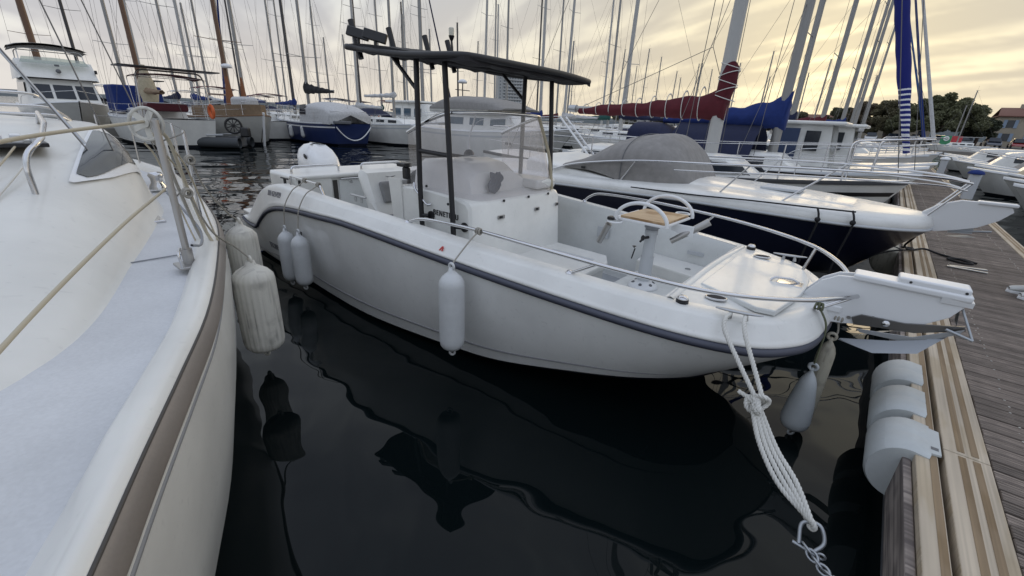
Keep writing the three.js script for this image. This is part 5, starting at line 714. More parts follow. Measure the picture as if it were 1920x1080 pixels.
{ const o = thing('inflatable_dinghy', 'dark grey inflatable dinghy with outboard propeller guard afloat by the old ketch', 'dinghy', [-18.6, 0, -4.0], -2.35);
  part('tube_ring', [new THREE.TubeGeometry(curve([[-1.7, 0.26, 0.62], [0, 0.26, 0.66], [1.0, 0.30, 0.55], [1.6, 0.40, 0.0], [1.0, 0.30, -0.55], [0, 0.26, -0.66], [-1.7, 0.26, -0.62]]), 60, 0.235, 14)], std(0.05, 0.055, 0.06, 0.65), o);
  part('floor', [slab([[-1.5, -0.5], [-1.5, 0.5], [0.9, 0.45], [1.3, 0], [0.9, -0.45]], 0.05, 0.12, 0.01)], M.midGrey, o);
  part('transom', [rbox(-1.55, -1.48, 0.1, 0.55, -0.5, 0.5, 0.02)], M.midGrey, o);
  part('oar', [bar([-1.2, 0.62, 0.5], [0.9, 0.5, 0.75], 0.025), bar([-1.0, 0.6, -0.6], [1.0, 0.52, -0.75], 0.025)], M.lightGrey, o);
  part('outboard_engine', [rbox(-1.95, -1.55, 0.5, 0.95, -0.16, 0.16, 0.08)], M.black, o);
  part('spare_wheel', [T(new THREE.TorusGeometry(0.33, 0.05, 8, 28), -1.25, 1.0, 0.0, 0, 0.5, 0.3), ...row(5, (k) => T(new THREE.BoxGeometry(0.6, 0.04, 0.03), -1.25, 1.0, 0.0, 0, 0.5, 0.3 + k * 0.628))], M.black, o); }
sailboat({ mx: -22.3, mz: -6.5, d: 1, L: 9.6, B: 3.3, F: 1.25, H: 12.5, r: 0.115, mast: M.woodMast, fwd: 0.6, sp: 2, hull: gel(0.62, 0.62, 0.6), toe: M.teak, label: 'old white double-ended yacht with wooden mast, tan canvas and radar dome', radar: 3.75, extra: (o, { dk, fwd }) => {
  for (const s of [1, -1]) part('canvas_dodger', [loft(row(13, (i) => { const t = i / 12, x = mix(-0.6, 4.5, t), w = 1.62 * Math.pow(1 - t, 0.55); return [[x, 1.3 + 0.18 * t, s * w], [x, 1.80 + 0.2 * t, s * w * 0.97]]; }))], M.tanCloth, o);
  part('cover_bundle', [rbox(1.8, 3.6, 1.6, 2.35, -0.35, 0.45, 0.2)], M.whiteCloth, o);
  part('stay_sail', [T(new THREE.CylinderGeometry(0.07, 0.3, 1.9, 12), fwd + 0.35, 2.4, 0.1, 0, 0, 0.05), T(new THREE.CylinderGeometry(0.05, 0.22, 1.7, 10), fwd + 0.5, 2.5, -0.55)], std(0.22, 0.09, 0.04, 0.9), o);
  part('stem', [bar([4.78, 1.62, 0], [4.25, -0.1, 0], 0.06)], M.whitePlastic, o);
} });
sailboat({ mx: -22.4, mz: -11.0, d: -1, L: 9.2, B: 3.1, F: 1.15, H: 12, r: 0.095, fwd: 0.4, hull: M.navy2, line: M.whitePlastic, boot: M.navy, cover: M.blackCloth, coverH: 0.85, boomY: 2.9, boom: 3.2, label: 'blue-hulled sailing boat with white cockpit tent and black boom cover', extra: (o, { dk, h }) => {
  part('cockpit_tent', [loft(row(11, (i) => { const t = i / 10, x = mix(-4.4, -0.9, t), hh = pchip([0, 0.2, 0.7, 1], [0.7, 1.05, 1.2, 1.05])(t); return row(13, (k) => { const a = k / 12 * Math.PI; return [x, dk - 0.02 + hh * Math.pow(Math.sin(a), 0.32), -Math.cos(a) * 1.32]; }); }), { cap0: true })], M.whiteCloth, o);
  part('tent_window', [loft([[[-1.7, dk + 0.45, -1.33], [-1.7, dk + 1.0, -1.22]], [[-0.95, dk + 0.45, -1.33], [-0.95, dk + 0.95, -1.22]]])], M.windowDark, o);
  part('transom_trim', [tube(row(21, (k) => { const a = mix(-1.25, 1.25, k / 20); return [-4.66, 0.32 + 0.80 * Math.abs(Math.sin(a)) ** 2, Math.sin(a) * 1.15]; }), 0.035, 50, 6)], M.whitePlastic, o);
  part('grill', [rbox(-4.75, -4.55, 1.2, 1.35, -1.2, -0.2, 0.03)], M.midGrey, o);
} });
[[-20.6, 0.28, -9.55], [-23.0, 0.30, -9.48], [-21.9, 0.25, -9.45]].forEach(([x, y, z], i) => { const o = thing('boat_fender', 'small white fender along the blue-hulled sailing boat', 'fender', [x, y, z], 0, 'fenders along the blue hull'); part('fender_body', [lathe([[0, 0], [0.1, 0.06], [0.13, 0.16], [0.13, 0.56], [0.1, 0.66], [0, 0.72]], 14)], M.fender, o); part('fender_rope', [bar([0, 0.7, 0], [0, 0.95, -0.04], 0.008)], M.ropeGrey, o); });
sailboat({ mx: -18.9, mz: -14.9, d: 1, L: 9.8, B: 3.2, F: 1.15, H: 13, r: 0.09, fwd: 0.5, hood: M.navyCloth, cover: M.whiteCloth, coverH: 0.4, boomY: 2.9, label: 'white sailing yacht with navy spray hood, bow on to the fairway', line: M.lightGrey });
motorboat({ x: -22.0, z: -19.5, d: 1, L: 8.5, B: 3.1, F: 1.2, ch: 1.5, glass: M.windowBlue, label: 'white hardtop cruiser with wide blue side windows behind the white yacht', extra: (o, { F }) => part('hardtop', [rbox(-2.6, 1.2, F + 1.48, F + 1.62, -1.35, 1.35, 0.06)], M.white, o) });
motorboat({ x: -8.8, z: -13.6, d: 1, L: 9.5, B: 3.3, F: 1.25, ch: 0.85, glass: M.windowBlue, line: M.lightGrey, name: 'motor_yacht', label: 'white motor yacht with grey canvas bundled on its flybridge', extra: (o, { F, h }) => {
  part('flybridge', [rbox(-3.4, 0.8, F + 0.8, F + 1.1, -1.35, 1.35, 0.1)], M.white, o);
  part('canvas_bundle', [loft(row(15, (i) => { const t = i / 14, x = mix(-3.3, 1.7, t), hh = pchip([0, 0.1, 0.3, 0.8, 1], [0.15, 0.48, 0.62, 0.45, 0.1])(t); return row(13, (k) => { const a = k / 12 * Math.PI; return [x, F + 0.98 + hh * Math.pow(Math.sin(a), 0.5) * (1 + 0.04 * Math.sin(i * 2 + k)), -Math.cos(a) * 1.4]; }); }), { cap0: true, cap1: true })], M.greyCover, o);
  part('radar_mast', [bar([-2.3, F + 1.5, 0], [-2.3, F + 2.2, 0], 0.03), bar([-2.3, F + 1.9, -0.5], [-2.3, F + 1.9, 0.5], 0.02)], M.mastDark, o);
  part('radar_dome', [T(lathe([[0, 0], [0.22, 0.02], [0.24, 0.12], [0.1, 0.2], [0, 0.2]]), -2.3, F + 2.2, 0)], M.whitePlastic, o);
  for (const x of [0.6, 2.0]) part('port_light', [rbox(x, x + 0.35, 0.8, 0.93, h.w(0.65) * 0.985, h.w(0.65) * 1.0, 0.01)], M.windowDark, o);
  part('anchor_roller', [rbox(4.4, 5.0, 1.62, 1.72, -0.12, 0.12, 0.02)], M.steel, o);
} });
// --- the boats along our own pontoon, beyond the dark motorboat
sailboat({ mx: 3.77, mz: -6.35, d: 1, L: 8.6, B: 2.75, F: 1.0, H: 12.5, r: 0.125, mast: M.mastWhite, fwd: 1.15, cover: M.burgundy, coverH: 0.66, boomY: 2.15, boom: 3.3, sp: 2, line: M.black, toe: M.black, label: 'white sailing yacht with burgundy boom cover laced along its boom', extra: (o, { dk, fwd }) => {
  part('window_band', [1, -1].map((s) => loft([[[-1.3, dk + 0.1, s * 0.93], [2.1, dk + 0.1, s * 0.62]], [[-1.3, dk + 0.3, s * 0.89], [1.9, dk + 0.28, s * 0.62]]])), M.windowDark, o);
  part('cover_peak', [loft([[fwd, 2.35, 0.16], [fwd + 0.05, 2.7, 0.19], [fwd + 0.06, 3.0, 0.15], [fwd + 0.04, 3.08, 0.1]].map(([x, y, r]) => row(10, (k) => [x + Math.cos(k / 10 * 6.2832) * r * 0.9, y, Math.sin(k / 10 * 6.2832) * r])), { closed: true, cap1: true })], M.burgundy, o);
  for (let i = 0; i < 9; i++) { const t = (i + 0.5) / 9, x = fwd - 0.2 - t * 3.0, hh = mix(0.66, 0.2, Math.pow(t, 0.6)); part('cover_tie', [T(new THREE.TorusGeometry(1, 0.06, 6, 24).scale(mix(0.2, 0.13, t), hh * 0.53, 0.12).rotateY(Math.PI / 2), x, 2.10 + hh * 0.42, 0)], M.ropeWhite, o); }
  for (let i = 0; i < 5; i++) part('cover_tie', [T(new THREE.TorusGeometry(0.19, 0.008, 6, 24), fwd + 0.05, 2.45 + i * 0.14, 0, Math.PI / 2, 0.3 * (i % 2 ? 1 : -1), 0)], M.ropeWhite, o);
  part('boom_end', [bar([fwd - 3.3, 2.19, 0], [fwd - 3.5, 2.2, 0], 0.09, 0.08)], M.alu, o);
  part('topping_lift', [bar([fwd - 3.2, 2.22, 0], [fwd - 0.35, 3.35, 0], 0.006, 0.006, 4), bar([fwd - 0.35, 3.35, 0], [fwd, 12.4, 0], 0.006, 0.006, 4), bar([fwd - 0.35, 3.35, 0], [fwd - 0.05, 2.7, 0], 0.006, 0.006, 4)], M.wire, o);
} });
sailboat({ mx: 4.38, mz: -9.1, d: 1, L: 8.2, B: 2.7, F: 1.0, H: 12, r: 0.105, mast: M.mastAlu, fwd: 1.3, cover: M.blueCloth, coverH: 0.9, boomY: 2.05, boom: 2.9, hood: M.navyCloth, label: 'white sailing boat with bright blue boom cover and navy cockpit tent', extra: (o, { dk, fwd }) => part('boom_tent', [loft(row(9, (i) => { const t = i / 8, x = fwd - 0.3 - t * 2.0; return [[x, 1.25, -0.95], [x, 1.75, -0.6], [x, 2.05, 0], [x, 1.75, 0.6], [x, 1.25, 0.95]]; }))], M.navyCloth, o) });
for (const [x, z, lab] of [[4.6, -11.9, 'white pilothouse fishing boat with dark doorway beside the blue-covered yacht'], [4.9, -14.7, 'white pilothouse boat with overhanging roof behind the other pilothouse']]) motorboat({ x: x - 0.3, z, L: 6.2, B: 2.4, F: 0.95, cabin: false, name: 'pilothouse_boat', label: lab, extra: (o, { F }) => {
  part('pilothouse', [loft([[-0.35, 0.95], [0.55, 0.9], [0.95, 0.82]].map(([x, w], i) => [[x + (i === 2 ? 0.15 : 0), F, -w], [x, F + 1.15, -w * 0.9], [x, F + 1.15, w * 0.9], [x + (i === 2 ? 0.15 : 0), F, w]]), { crease: 0.4 })], M.white, o);
  for (const s of [1, -1]) { part('door', [box(-0.15, 0.28, F + 0.05, F + 1.05, s * 0.93, s * 0.945)], M.doorBlue, o); part('side_window', [box(0.42, 0.75, F + 0.5, F + 1.0, s * 0.87, s * 0.90)], M.windowDark, o); }
  part('windscreen_pane', [loft([[[1.05, F + 0.5, -0.7], [1.05, F + 0.5, 0.7]], [[0.98, F + 1.05, -0.68], [0.98, F + 1.05, 0.68]]])], M.windowDark, o);
  part('roof', [rbox(-1.05, 1.25, F + 1.15, F + 1.24, -1.0, 1.0, 0.04)], M.white, o);
  part('console_side', [rbox(-0.3, 0.5, F - 0.2, F + 0.1, -0.9, 0.9, 0.03)], M.white, o);
} });
const stripe = (() => { const t = dataTex(64, 1024, (u, v) => { const b = Math.sin((v * 66 + u) * 6.2832) > mix(0.15, -0.5, v / 0.2) || v > 0.2; return b ? [0.05, 0.1, 0.42] : [0.86, 0.86, 0.86]; }); return std(1, 1, 1, 0.85, 0, { map: t }); })();
sailboat({ mx: 3.3, mz: -17.3, d: 1, L: 9.2, B: 2.9, F: 1.05, H: 13, r: 0.11, fwd: 0.75, label: 'white sailing boat with blue and white striped furled sail at its bow', cover: M.navyCloth, extra: (o) => {
  const bow = V(4.5, 1.15, 0), ft = V(0.9, 12.6, 0), d = ft.clone().sub(bow), a = bow.clone().addScaledVector(d, 0.02), b = bow.clone().addScaledVector(d, 0.92), g = new THREE.CylinderGeometry(0.15, 0.12, a.distanceTo(b), 16, 60, false), p = g.attributes.position;
  for (let i = 0; i < p.count; i++) { const y = p.getY(i), k = mix(0.8, 1.5, smooth(-5.3, -2.5, y)) + 0.07 * Math.sin(y * 7 + Math.atan2(p.getZ(i), p.getX(i))); p.setX(i, p.getX(i) * k); p.setZ(i, p.getZ(i) * k); } g.computeVertexNormals();
  part('striped_sail', [g.applyQuaternion(new THREE.Quaternion().setFromUnitVectors(V(0, 1, 0), d.normalize())).translate((a.x + b.x) / 2, (a.y + b.y) / 2, 0)], stripe, o, undefined, true);
} });
const own = 'sailing boats along our pontoon';
for (const [mx, mz, H, r, furl, cover, label] of [[3.95, -20.4, 12, 0.10, undefined, M.burgundy, 'white sailing boat with burgundy cover beyond the striped sail'], [4.4, -23.6, 11.5, 0.09, M.whiteCloth, M.blueCloth, 'white sailing boat with white furled headsail and blue boom cover'], [4.7, -27, 8.6, 0.085, undefined, undefined, 'short-masted white sailing boat with bare boom along our pontoon'], [4.3, -30.5, 12, 0.09, M.blueCloth, undefined, 'white sailing boat with blue furled headsail along our pontoon'], [4.6, -37, 10.5, 0.07, M.sky2, M.whiteCloth, 'white sailing boat with pale blue furled sail along our pontoon'], [3.2, -62, 8, 0.08, undefined, M.navyCloth, 'small white sailing boat at the far end of our pontoon']]) sailboat({ mx, mz, H, r, furl, cover, label, group: own, detail: mz > -28 ? 1 : 0, L: 9 });

// --- forest of masts across the fairway
const ac = 'sailing boats across the fairway', covers = [undefined, M.blueCloth, M.navyCloth, M.whiteCloth, M.greenCloth, M.burgundy], cn = ['no boom cover', 'a blue boom cover', 'a navy boom cover', 'a white boom cover', 'a green boom cover', 'a burgundy boom cover'];
const mk = { a: [M.mastAlu, 'grey alloy mast'], w: [M.mastWhite, 'white mast'], d: [M.mastDark, 'black mast'], v: [M.woodMast, 'varnished mast'] };
for (const [mx, mz, H, r, k, c, f, sp] of [[-40.4, -1.0, 15, 0.17, 'v', 1, 0, 2], [-35.7, -4.5, 14, 0.10, 'a', 0, 0, 2], [-32.6, -6.7, 13.5, 0.075, 'a', 2, 0, 1], [-31.6, -7.4, 14, 0.09, 'w', 1, 0, 2], [-39, -9.9, 9.2, 0.08, 'a', 0, 0, 1], [-38.3, -10.4, 14, 0.08, 'a', 3, 0, 2], [-28.2, -9.4, 14.5, 0.10, 'a', 1, 'b', 2], [-38.1, -16, 15, 0.08, 'a', 0, 0, 2], [-48.8, -21.4, 16, 0.08, 'a', 0, 0, 2], [-30.7, -13.9, 14.5, 0.10, 'd', 1, 0, 2], [-40.8, -21.3, 11.2, 0.10, 'a', 0, 0, 2], [-53.4, -29.3, 10.6, 0.10, 'a', 2, 0, 1], [-43.1, -26, 9.7, 0.085, 'a', 0, 0, 1], [-30.3, -19.6, 14, 0.085, 'd', 3, 0, 2], [-34.5, -24.6, 15, 0.09, 'a', 4, 0, 2], [-33.7, -26.9, 10.9, 0.09, 'a', 0, 0, 1], [-27.9, -24.5, 14, 0.085, 'a', 2, 0, 2], [-24, -21.5, 13.5, 0.085, 'a', 3, 'n', 2], [-37.4, -33.6, 11, 0.09, 'a', 1, 0, 1], [-31.7, -32.6, 11, 0.09, 'd', 0, 0, 1], [-39.2, -43.1, 11.2, 0.09, 'a', 0, 0, 1], [-23.6, -28.3, 14.5, 0.10, 'w', 2, 0, 2], [-21.4, -28.9, 13.0, 0.09, 'a', 0, 0, 2], [-15.6, -26.4, 13.6, 0.105, 'w', 1, 0, 2], [-15.4, -29.5, 14, 0.10, 'w', 3, 0, 2], [-26.7, -47, 11, 0.10, 'a', 0, 0, 1], [-6.3, -22.1, 13, 0.105, 'w', 2, 0, 2], [-44, -14, 13, 0.09, 'a', 5, 0, 1], [-47, -8, 14, 0.09, 'w', 0, 0, 2], [-50, -17, 13, 0.09, 'd', 2, 0, 1], [-46, -24, 15, 0.09, 'w', 4, 0, 2], [-36, -29, 14.5, 0.09, 'w', 5, 0, 1], [-42, -33, 14, 0.09, 'd', 1, 0, 2], [-29, -36, 13, 0.085, 'w', 0, 0, 1], [-33, -40, 15, 0.09, 'a', 5, 0, 2], [-24, -37, 13.5, 0.085, 'd', 3, 0, 1], [-20, -35, 14, 0.085, 'a', 5, 0, 1], [-16.5, -38, 12.5, 0.085, 'w', 4, 0, 1], [-12, -31, 13, 0.085, 'a', 4, 0, 1], [-26.5, -17, 13.5, 0.085, 'w', 3, 0, 1], [-44, -3.5, 14, 0.1, 'd', 4, 0, 1]]) {
  const j = mk[k], furl = f === 'b' ? M.blueCloth : f === 'n' ? M.navyCloth : undefined, far = mx < -42 || mz < -30;
  sailboat({ mx, mz, H, r: r * 1.2, mast: j[0], cover: covers[c], furl, sp, d: hash(Math.round(mx * 10), 3) > 0.5 ? 1 : -1, L: Math.min(11, 5.5 + H * 0.3), hood: hash(Math.round(mz * 10), 5) > 0.6 ? M.navyCloth : undefined, bimini: !far && hash(Math.round(mz * 10), 9) > 0.45 ? [M.navyCloth, M.maroonCloth, M.whiteCloth][Math.floor(hash(Math.round(mx * 10), 8) * 3)] : undefined, buoy: !far && hash(Math.round(mz * 10), 12) > 0.6, detail: far ? 0 : 1, lean: -0.012, label: 'white sailing boat, ' + j[1] + ', ' + (sp > 1 ? 'two spreader pairs' : 'one spreader pair') + ', ' + cn[c] + (furl ? ', furled headsail' : ''), group: ac });
}
for (const [mx, mz, H] of [[-19.5, -43.3, 11.3], [-24.5, -56.3, 11.2], [-22.9, -60.3, 11.7], [-23.2, -66, 11.4], [-22.4, -70.3, 9.9], [-26.3, -83, 10.2], [-20.6, -74.3, 11.3], [-18.4, -74.9, 10.5], [-14.5, -58, 9.4], [-12.2, -66, 10.2], [-9.5, -72, 9.0], [-7.2, -60, 10.6], [-4.4, -70, 9.2], [-1.8, -64, 10.0], [-30, -70, 10.4], [-36, -62, 11], [-34, -80, 12]]) sailboat({ mx, mz, H, r: 0.085, sp: 1, detail: 0, L: 8, B: 2.7, d: hash(Math.round(mx * 7), 1) > 0.5 ? 1 : -1, label: 'white sailing boat with bare grey mast in the far basin', group: 'sailing boats in the far basin', lean: -0.01 });
for (const [mx, mz, H] of [[13.2, -85, 8.1], [13.2, -98 + 6, 6.6]]) sailboat({ mx, mz, H, r: 0.08, sp: 1, detail: 0, L: 7, B: 2.5, d: -1, label: 'small white sailing boat moored before the quay by the pine', group: 'small boats before the quay' });
// low motorboats between the masts and in the far basin
const fb = 'motorboats in the far basin';
seed = 33;
for (const [x, z] of [[-9.5, -31], [-12.5, -34], [-8.6, -38], [-5.2, -33], [-3.6, -42], [-10.8, -46], [-6.2, -52], [-1.0, -48], [0.5, -55], [-14, -52], [-3, -28]]) motorboat({ x, z, d: rnd() > 0.5 ? 1 : -1, L: 6.6, B: 2.4, F: 0.95, ch: 0.9, rail: z > -40, label: 'white cabin motorboat lying among the far masts', group: fb });
for (const [x, z, c, lab] of [[-6.5, -25.5, M.navyCloth, 'white motorboat under a navy cover past the red-covered boom'], [-1.5, -20.5, M.whiteCloth, 'white motorboat under a white cover past the red-covered boom'], [-2.5, -25, M.greyCover, 'white motorboat under a grey cover past the red-covered boom']]) motorboat({ x, z, L: 6.4, B: 2.4, F: 0.9, cabin: false, cover: c, coverTop: 1.2, coverTo: 0.25, label: lab });
// --- boats on the other side of the pontoon
const rs = 'boats on the right side of the pontoon';
motorboat({ x: 12.0, z: -10.4, d: -1, L: 5.8, B: 2.2, F: 0.8, cabin: false, cover: M.navyCloth, coverTo: 0.2, coverTop: 0.8, label: 'white open boat with navy cover across the pontoon from the pilothouses', group: rs, engine: M.black });
[[M.whiteCloth, 'white'], [undefined], [M.blueCloth, 'blue'], [M.creamCloth, 'cream'], [undefined], [M.greyCover, 'grey'], [undefined], [M.navyCloth, 'navy'], [M.tanCloth, 'tan'], [undefined], [M.greenCloth, 'green'], [M.burgundy, 'burgundy']].forEach(([c, n], i) => motorboat({ x: 11.7 + 0.3 * (i % 3), z: -13.1 - i * 2.65, d: -1, L: 5.2 + 0.3 * (i % 2), B: 2.05, F: 0.72, cabin: !c, cover: c, coverTop: 1.0, coverTo: 0.25, ch: 0.75, engine: i % 2 ? M.black : M.whitePlastic, label: c ? 'small white boat under a ' + n + ' tarpaulin right of the pontoon' : 'small white cabin boat between tarpaulined boats right of the pontoon', group: rs }));
sailboat({ mx: 14.6, mz: -12.4, d: -1, L: 9, H: 12, fwd: 0.9, furl: M.greenCloth, label: 'white sailing boat with dark green furled headsail right of the pontoon', group: rs });
sailboat({ mx: 14.9, mz: -19.3, d: -1, L: 9, H: 11, fwd: 0.9, furl: M.whiteCloth, cover: M.creamCloth, label: 'white sailing boat with white furled headsail right of the pontoon', group: rs });
// service posts on the pontoon
for (const [x, z, cap, lab] of [[8.33, -12.6, M.blueCloth, 'grey power post with blue cap on the pontoon edge'], [8.33, -22, M.whitePlastic, 'white power post half way along the pontoon'], [8.33, -31, M.whitePlastic, 'white power post far along the pontoon']]) { const o = thing('power_post', lab, 'power post', [x, 0.5, z]); part('post_body', [rbox(-0.11, 0.11, 0, 0.62, -0.11, 0.11, 0.02)], M.lightGrey, o); part('post_cap', [T(lathe([[0.16, 0], [0.16, 0.03], [0.12, 0.08], [0, 0.11]]), 0, 0.62, 0)], cap, o); part('socket', [rbox(-0.12, -0.1, 0.3, 0.45, -0.06, 0.06, 0.01)], M.midGrey, o); }
{ const o = thing('gangway', 'narrow white boarding ladder leaning at the stern of the navy-hulled boat', 'ladder'); for (const z of [-4.9, -5.12]) part('ladder_rail', [bar([1.0, 1.98, z], [1.85, 1.2, z], 0.02)], M.whitePlastic, o); for (let k = 0; k < 8; k++) { const t = (k + 0.5) / 8; part('rung', [bar([mix(1.0, 1.85, t), mix(1.98, 1.2, t), -4.9], [mix(1.0, 1.85, t), mix(1.98, 1.2, t), -5.12], 0.012)], M.alu, o); } }

// ---------------------------------------------------------------- shore: quay, trees, houses, tower, hills
structure('quay', [slab([[-120, -100], [80, -100], [80, -400], [-120, -400]], -1, 1.0, 0)], std(0.16, 0.155, 0.15, 0.9, 0, { map: rep(nonskid, 0.2) }));
{ // far hills across the bay and behind the town
  const hill = (x0, z0, x1, z1, h, n, s) => loft(row(n + 1, (i) => { const t = i / n, x = mix(x0, x1, t), z = mix(z0, z1, t), k = h * Math.pow(Math.sin(t * Math.PI), 0.5) * (0.5 + 0.9 * fbm(t * 9, s, 4, s)); return [[x, -1, z], [x * 1.02, k * 0.6, z * 1.02], [x * 1.05, k, z * 1.05], [x * 1.2, -1, z * 1.2]]; }));
  structure('hills', [hill(-1500, 300, -1100, -900, 14, 60, 3), hill(-700, -760, -60, -820, 14, 60, 9), hill(-200, -420, 300, -380, 9, 40, 15)], std(0.10, 0.115, 0.12, 1));
}
function tree(name, label, [x, y, z], R, H, th, mat, seedN, flat, group) {
  const o = thing(name, label, 'tree', [x, y, z], 0, group); seed = seedN;
  const limbs = [bar([0, 0, 0], [0.2, th * 0.6, 0.1], 0.35, 0.26, 8), bar([0.2, th * 0.6, 0.1], [0, th, 0], 0.26, 0.2, 8)];
  for (let i = 0; i < 9; i++) { const a = i / 9 * 6.28 + rnd(), k = rnd(0.4, 0.8); limbs.push(bar([0.1, th * rnd(0.65, 0.95), 0], [Math.cos(a) * R * k, th + (H - th) * rnd(0.1, 0.45), Math.sin(a) * R * k], 0.13, 0.04, 6)); }
  part('trunk', limbs, std(0.10, 0.07, 0.055, 0.95), o);
  // clumps of leaf-sized faces
  const pos = [], cl = []; for (let i = 0; i < (flat ? 170 : 70); i++) { const a = rnd(0, 6.283), q = Math.sqrt(rnd()), yy = flat ? Math.pow(rnd(), 0.7) : rnd(0.05, 1), lim = flat ? Math.sqrt(Math.max(0.04, 1 - q * q)) : 1; cl.push([Math.cos(a) * q * R * (flat ? 0.92 : 0.8 * Math.sqrt(Math.max(0.1, 1 - (yy - 0.45) ** 2 * 2.6))), th * 0.85 + (H - th * 0.85) * yy * lim * 0.92, Math.sin(a) * q * R * 0.9, R * (flat ? rnd(0.09, 0.16) : rnd(0.13, 0.24))]); }
  for (const [cx, cy, cz, cr] of cl) for (let i = 0; i < 360; i++) {
    const v = V(rnd(-1, 1), rnd(-1, 1), rnd(-1, 1)).normalize().multiplyScalar(cr * Math.pow(rnd(), 0.4)), s = rnd(0.10, 0.22), n = V(rnd(-1, 1), rnd(-1, 1), rnd(-1, 1)).normalize(), t = n.clone().cross(V(0.3, 0.9, 0.2)).normalize(), b = n.cross(t);
    const c = V(cx + v.x, cy + v.y * 0.7, cz + v.z); for (const [k, l] of [[-1, -0.6], [1, -0.6], [0, 1]]) { const p = c.clone().addScaledVector(t, k * s).addScaledVector(b, l * s); pos.push(p.x, p.y, p.z); }
  }
  const g = new THREE.BufferGeometry(); g.setAttribute('position', new THREE.Float32BufferAttribute(pos, 3)); g.computeVertexNormals(); part('crown', [g], mat, o);
  return o;
}
const leaf = (r, g, b) => std(r, g, b, 0.9, 0, { transmission: 0.25, thickness: 0 });
tree('pine_tree', 'broad dark green umbrella pine on the quay behind the masts', [11.2, 1.0, -106], 6.9, 8.2, 2.6, leaf(0.13, 0.135, 0.065), 11, true);
[[4.6, -110, 4.2, 7.2, 0.13, 0.115, 0.06, 'olive brown tree beside the umbrella pine'], [0.5, -112, 3.8, 7.0, 0.15, 0.11, 0.065, 'russet tree left of the olive brown one'], [-3.4, -114, 3.4, 6.2, 0.10, 0.10, 0.055, 'dark bushy tree behind the far sailing masts'], [17.4, -112, 3.2, 4.6, 0.05, 0.06, 0.03, 'low dark tree before the pale house']].forEach(([x, z, R, H, r, g, b, l], i) => tree('shore_tree', l, [x, 1, z], R, H, 1.8, leaf(r, g, b), 50 + i, false));
[[-12, -118], [-18, -122], [-24, -118], [-31, -124], [-38, -120], [-46, -126], [-56, -122]].forEach(([x, z], i) => tree('shore_tree', 'low scrubby tree along the shore behind the far basin', [x, 1, z], 4.2, 5.2, 1.2, leaf(0.12, 0.11, 0.06), 80 + i, false, 'scrub along the shore'));
function house(name, label, x, z, w, d, h, wall, roof, cols, rows2, shut) {
  const o = thing(name, label, 'house', [x, 1, z]);
  part('wall', [box(-w / 2, w / 2, 0, h, -d / 2, d / 2)], wall, o);
  const rf = part('roof', [loft([[[-w / 2 - 0.4, h, d / 2 + 0.4], [w / 2 + 0.4, h, d / 2 + 0.4]], [[-w / 2, h + 1.5, 0], [w / 2, h + 1.5, 0]], [[-w / 2 - 0.4, h, -d / 2 - 0.4], [w / 2 + 0.4, h, -d / 2 - 0.4]]]), box(-w / 2 - 0.4, w / 2 + 0.4, h - 0.15, h - 0.002, -d / 2 - 0.4, d / 2 + 0.4)], roof, o);
  part('chimney', [box(-w / 4, -w / 4 + 0.6, h + 0.6, h + 2.1, -0.3, 0.3)], wall, rf);
  for (let j = 0; j < rows2; j++) for (let i = 0; i < cols; i++) { const X = mix(-w / 2, w / 2, (i + 0.5) / cols), Y = mix(0.7, h, j / rows2) + 0.3, f = part('window', [box(X - 0.45, X + 0.45, Y, Y + 1.25, d / 2, d / 2 + 0.05)], M.windowDark, o); if (shut) for (const s of [-1, 1]) part('shutter', [box(X + s * 0.7 - 0.22, X + s * 0.7 + 0.22, Y - 0.05, Y + 1.3, d / 2, d / 2 + 0.08)], shut, f); }
  return o;
}
const tile = std(0.16, 0.075, 0.055, 0.9), plaster = std(0.40, 0.35, 0.28, 0.9, 0, { map: rep(grime, 0.2) });
house('pale_house', 'pale two-storey house with terracotta roof and blue shutters on the quay', 24.6, -120, 9.5, 7, 5.2, plaster, tile, 3, 2, std(0.25, 0.32, 0.42, 0.7));
house('low_house', 'low pale house with terracotta roof under the pine', 6.0, -124, 11, 6, 3.2, plaster, tile, 4, 1);
house('harbour_shed', 'long low pale shed with terracotta roof behind the blue boom cover', -14, -150, 20, 8, 4.2, std(0.45, 0.42, 0.38, 0.9), tile, 7, 1);
house('harbour_office', 'flat pale harbour building behind the burgundy boom cover', -52, -150, 26, 9, 6.2, std(0.42, 0.41, 0.4, 0.9), std(0.3, 0.3, 0.3, 0.9), 8, 2);
{ const o = thing('apartment_tower', 'tall grey apartment tower behind the T-top', 'tower', [-309, 0, -363], 0.86), w = 25.5, h = 49, wall = std(0.46, 0.47, 0.465, 0.9), dark = std(0.2, 0.215, 0.23, 0.5), slabM = std(0.56, 0.56, 0.55, 0.9);
  part('wall', [box(-w / 2, w / 2, -1, h, -8, 8)], wall, o);
  for (let j = 0; j < 16; j++) { const y = 2 + j * 2.95; part('balcony', [box(-w / 2 + 5.5, w / 2 - 0.3, y, y + 1.0, 8, 9.1)], slabM, o); part('window_row', row(7, (i) => box(-w / 2 + 6.2 + i * 2.7, -w / 2 + 7.9 + i * 2.7, y + 1.05, y + 2.6, 8, 8.08)), dark, o).userData.kind = 'stuff'; part('window', [box(-w / 2 + 2.2, -w / 2 + 3.4, y + 0.9, y + 2.3, 8, 8.08)], dark, o); }
  part('plant_room', [box(-5, 4, h, h + 2.5, -4, 4)], wall, o); }
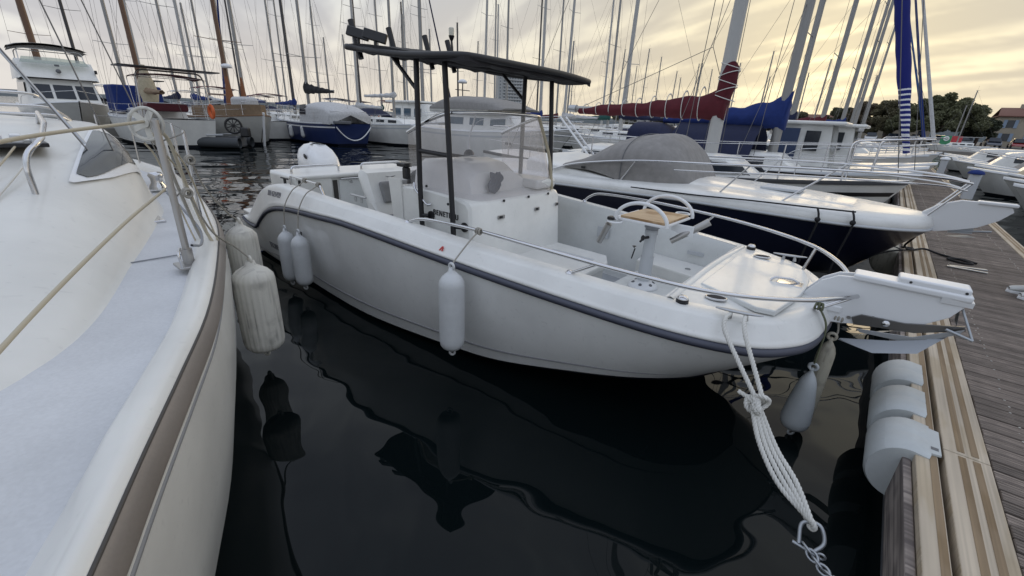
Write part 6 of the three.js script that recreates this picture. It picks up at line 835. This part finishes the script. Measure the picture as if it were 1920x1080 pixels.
{ // parked cars and the car park sign on the quay
  const paint = [std(0.6, 0.6, 0.6, 0.3, 0, { clearcoat: 1 }), std(0.05, 0.06, 0.08, 0.3, 0, { clearcoat: 1 }), std(0.3, 0.31, 0.32, 0.3, 0, { clearcoat: 1 }), std(0.25, 0.03, 0.03, 0.3, 0, { clearcoat: 1 })], pn2 = ['white', 'black', 'grey', 'red'];
  [[3, 0], [6, 2], [9.2, 1], [12.2, 0], [15.4, 2], [18.6, 1], [21.6, 3], [24.8, 0], [-1, 2], [-5, 0]].forEach(([x, c], i) => {
    const o = thing('parked_car', pn2[c] + ' car parked on the quay below the trees', 'car', [x, 1.0, -103.5], Math.PI / 2 + 0.05 * (i % 3), 'cars parked on the quay');
    part('body', [loft([[-2.0, 0.45, 0.55], [-1.95, 0.5, 0.85], [-1.3, 0.9, 0.9], [1.0, 0.9, 0.9], [1.9, 0.8, 0.72], [2.05, 0.45, 0.5]].map(([xx, y, w]) => [[xx, 0.28, -w], [xx, y, -w], [xx, y, w], [xx, 0.28, w]]), { closed: true, cap0: true, cap1: true, crease: 0.5 })], paint[c], o);
    part('roof', [loft([[-1.7, 0.88, 0.75], [-1.2, 1.42, 0.62], [0.3, 1.45, 0.62], [1.1, 0.88, 0.75]].map(([xx, y, w]) => [[xx, 0.86, -0.8], [xx, y, -w], [xx, y, w], [xx, 0.86, 0.8]]), { crease: 0.4 })], M.windowDark, o);
    for (const [a, b] of [[-1.25, 0.85], [-1.25, -0.85], [1.3, 0.85], [1.3, -0.85]]) part('wheel', [T(new THREE.CylinderGeometry(0.3, 0.3, 0.2, 16), a, 0.3, b, Math.PI / 2)], M.rubber, o);
  });
  const s = thing('car_park_sign', 'green and red sign board on two posts before the parked cars', 'sign', [12.9, 1.0, -72], 0.1); s.position.set(12.7, 0.0, -88);
  part('panel', [box(-1.15, -0.02, 1.0, 2.35, 0, 0.06)], std(0.05, 0.26, 0.12, 0.6), s); part('panel', [box(0.02, 1.15, 1.5, 2.35, 0, 0.06)], std(0.5, 0.05, 0.06, 0.6), s); part('panel', [box(0.02, 1.15, 1.0, 1.49, 0, 0.06)], std(0.55, 0.4, 0.05, 0.6), s);
  part('ring_mark', [T(new THREE.TorusGeometry(0.26, 0.08, 8, 24), -0.55, 1.95, 0.07), T(text('P', 0.3, 0.02), -0.66, 1.82, 0.07)], M.whitePlastic, s);
  part('post', [bar([-0.9, -0.8, 0], [-0.9, 2.3, 0], 0.05)], M.grey, s); part('post', [bar([0.9, -0.8, 0], [0.9, 2.3, 0], 0.05)], M.grey, s);
  structure('far_jetty', [box(-34, 30, -0.4, 0.5, -78, -76.5), box(9.6, 26, -0.4, 0.5, -89, -87)], std(0.22, 0.2, 0.18, 0.9));
  structure('fairway_pontoon', [box(-27, -25.2, -0.4, 0.5, -50, 12), box(-37.5, -36, -0.4, 0.5, -50, 12), box(-46, -44.6, -0.4, 0.5, -60, 6)], std(0.2, 0.19, 0.17, 0.9));
}
renderer.render(scene, camera);
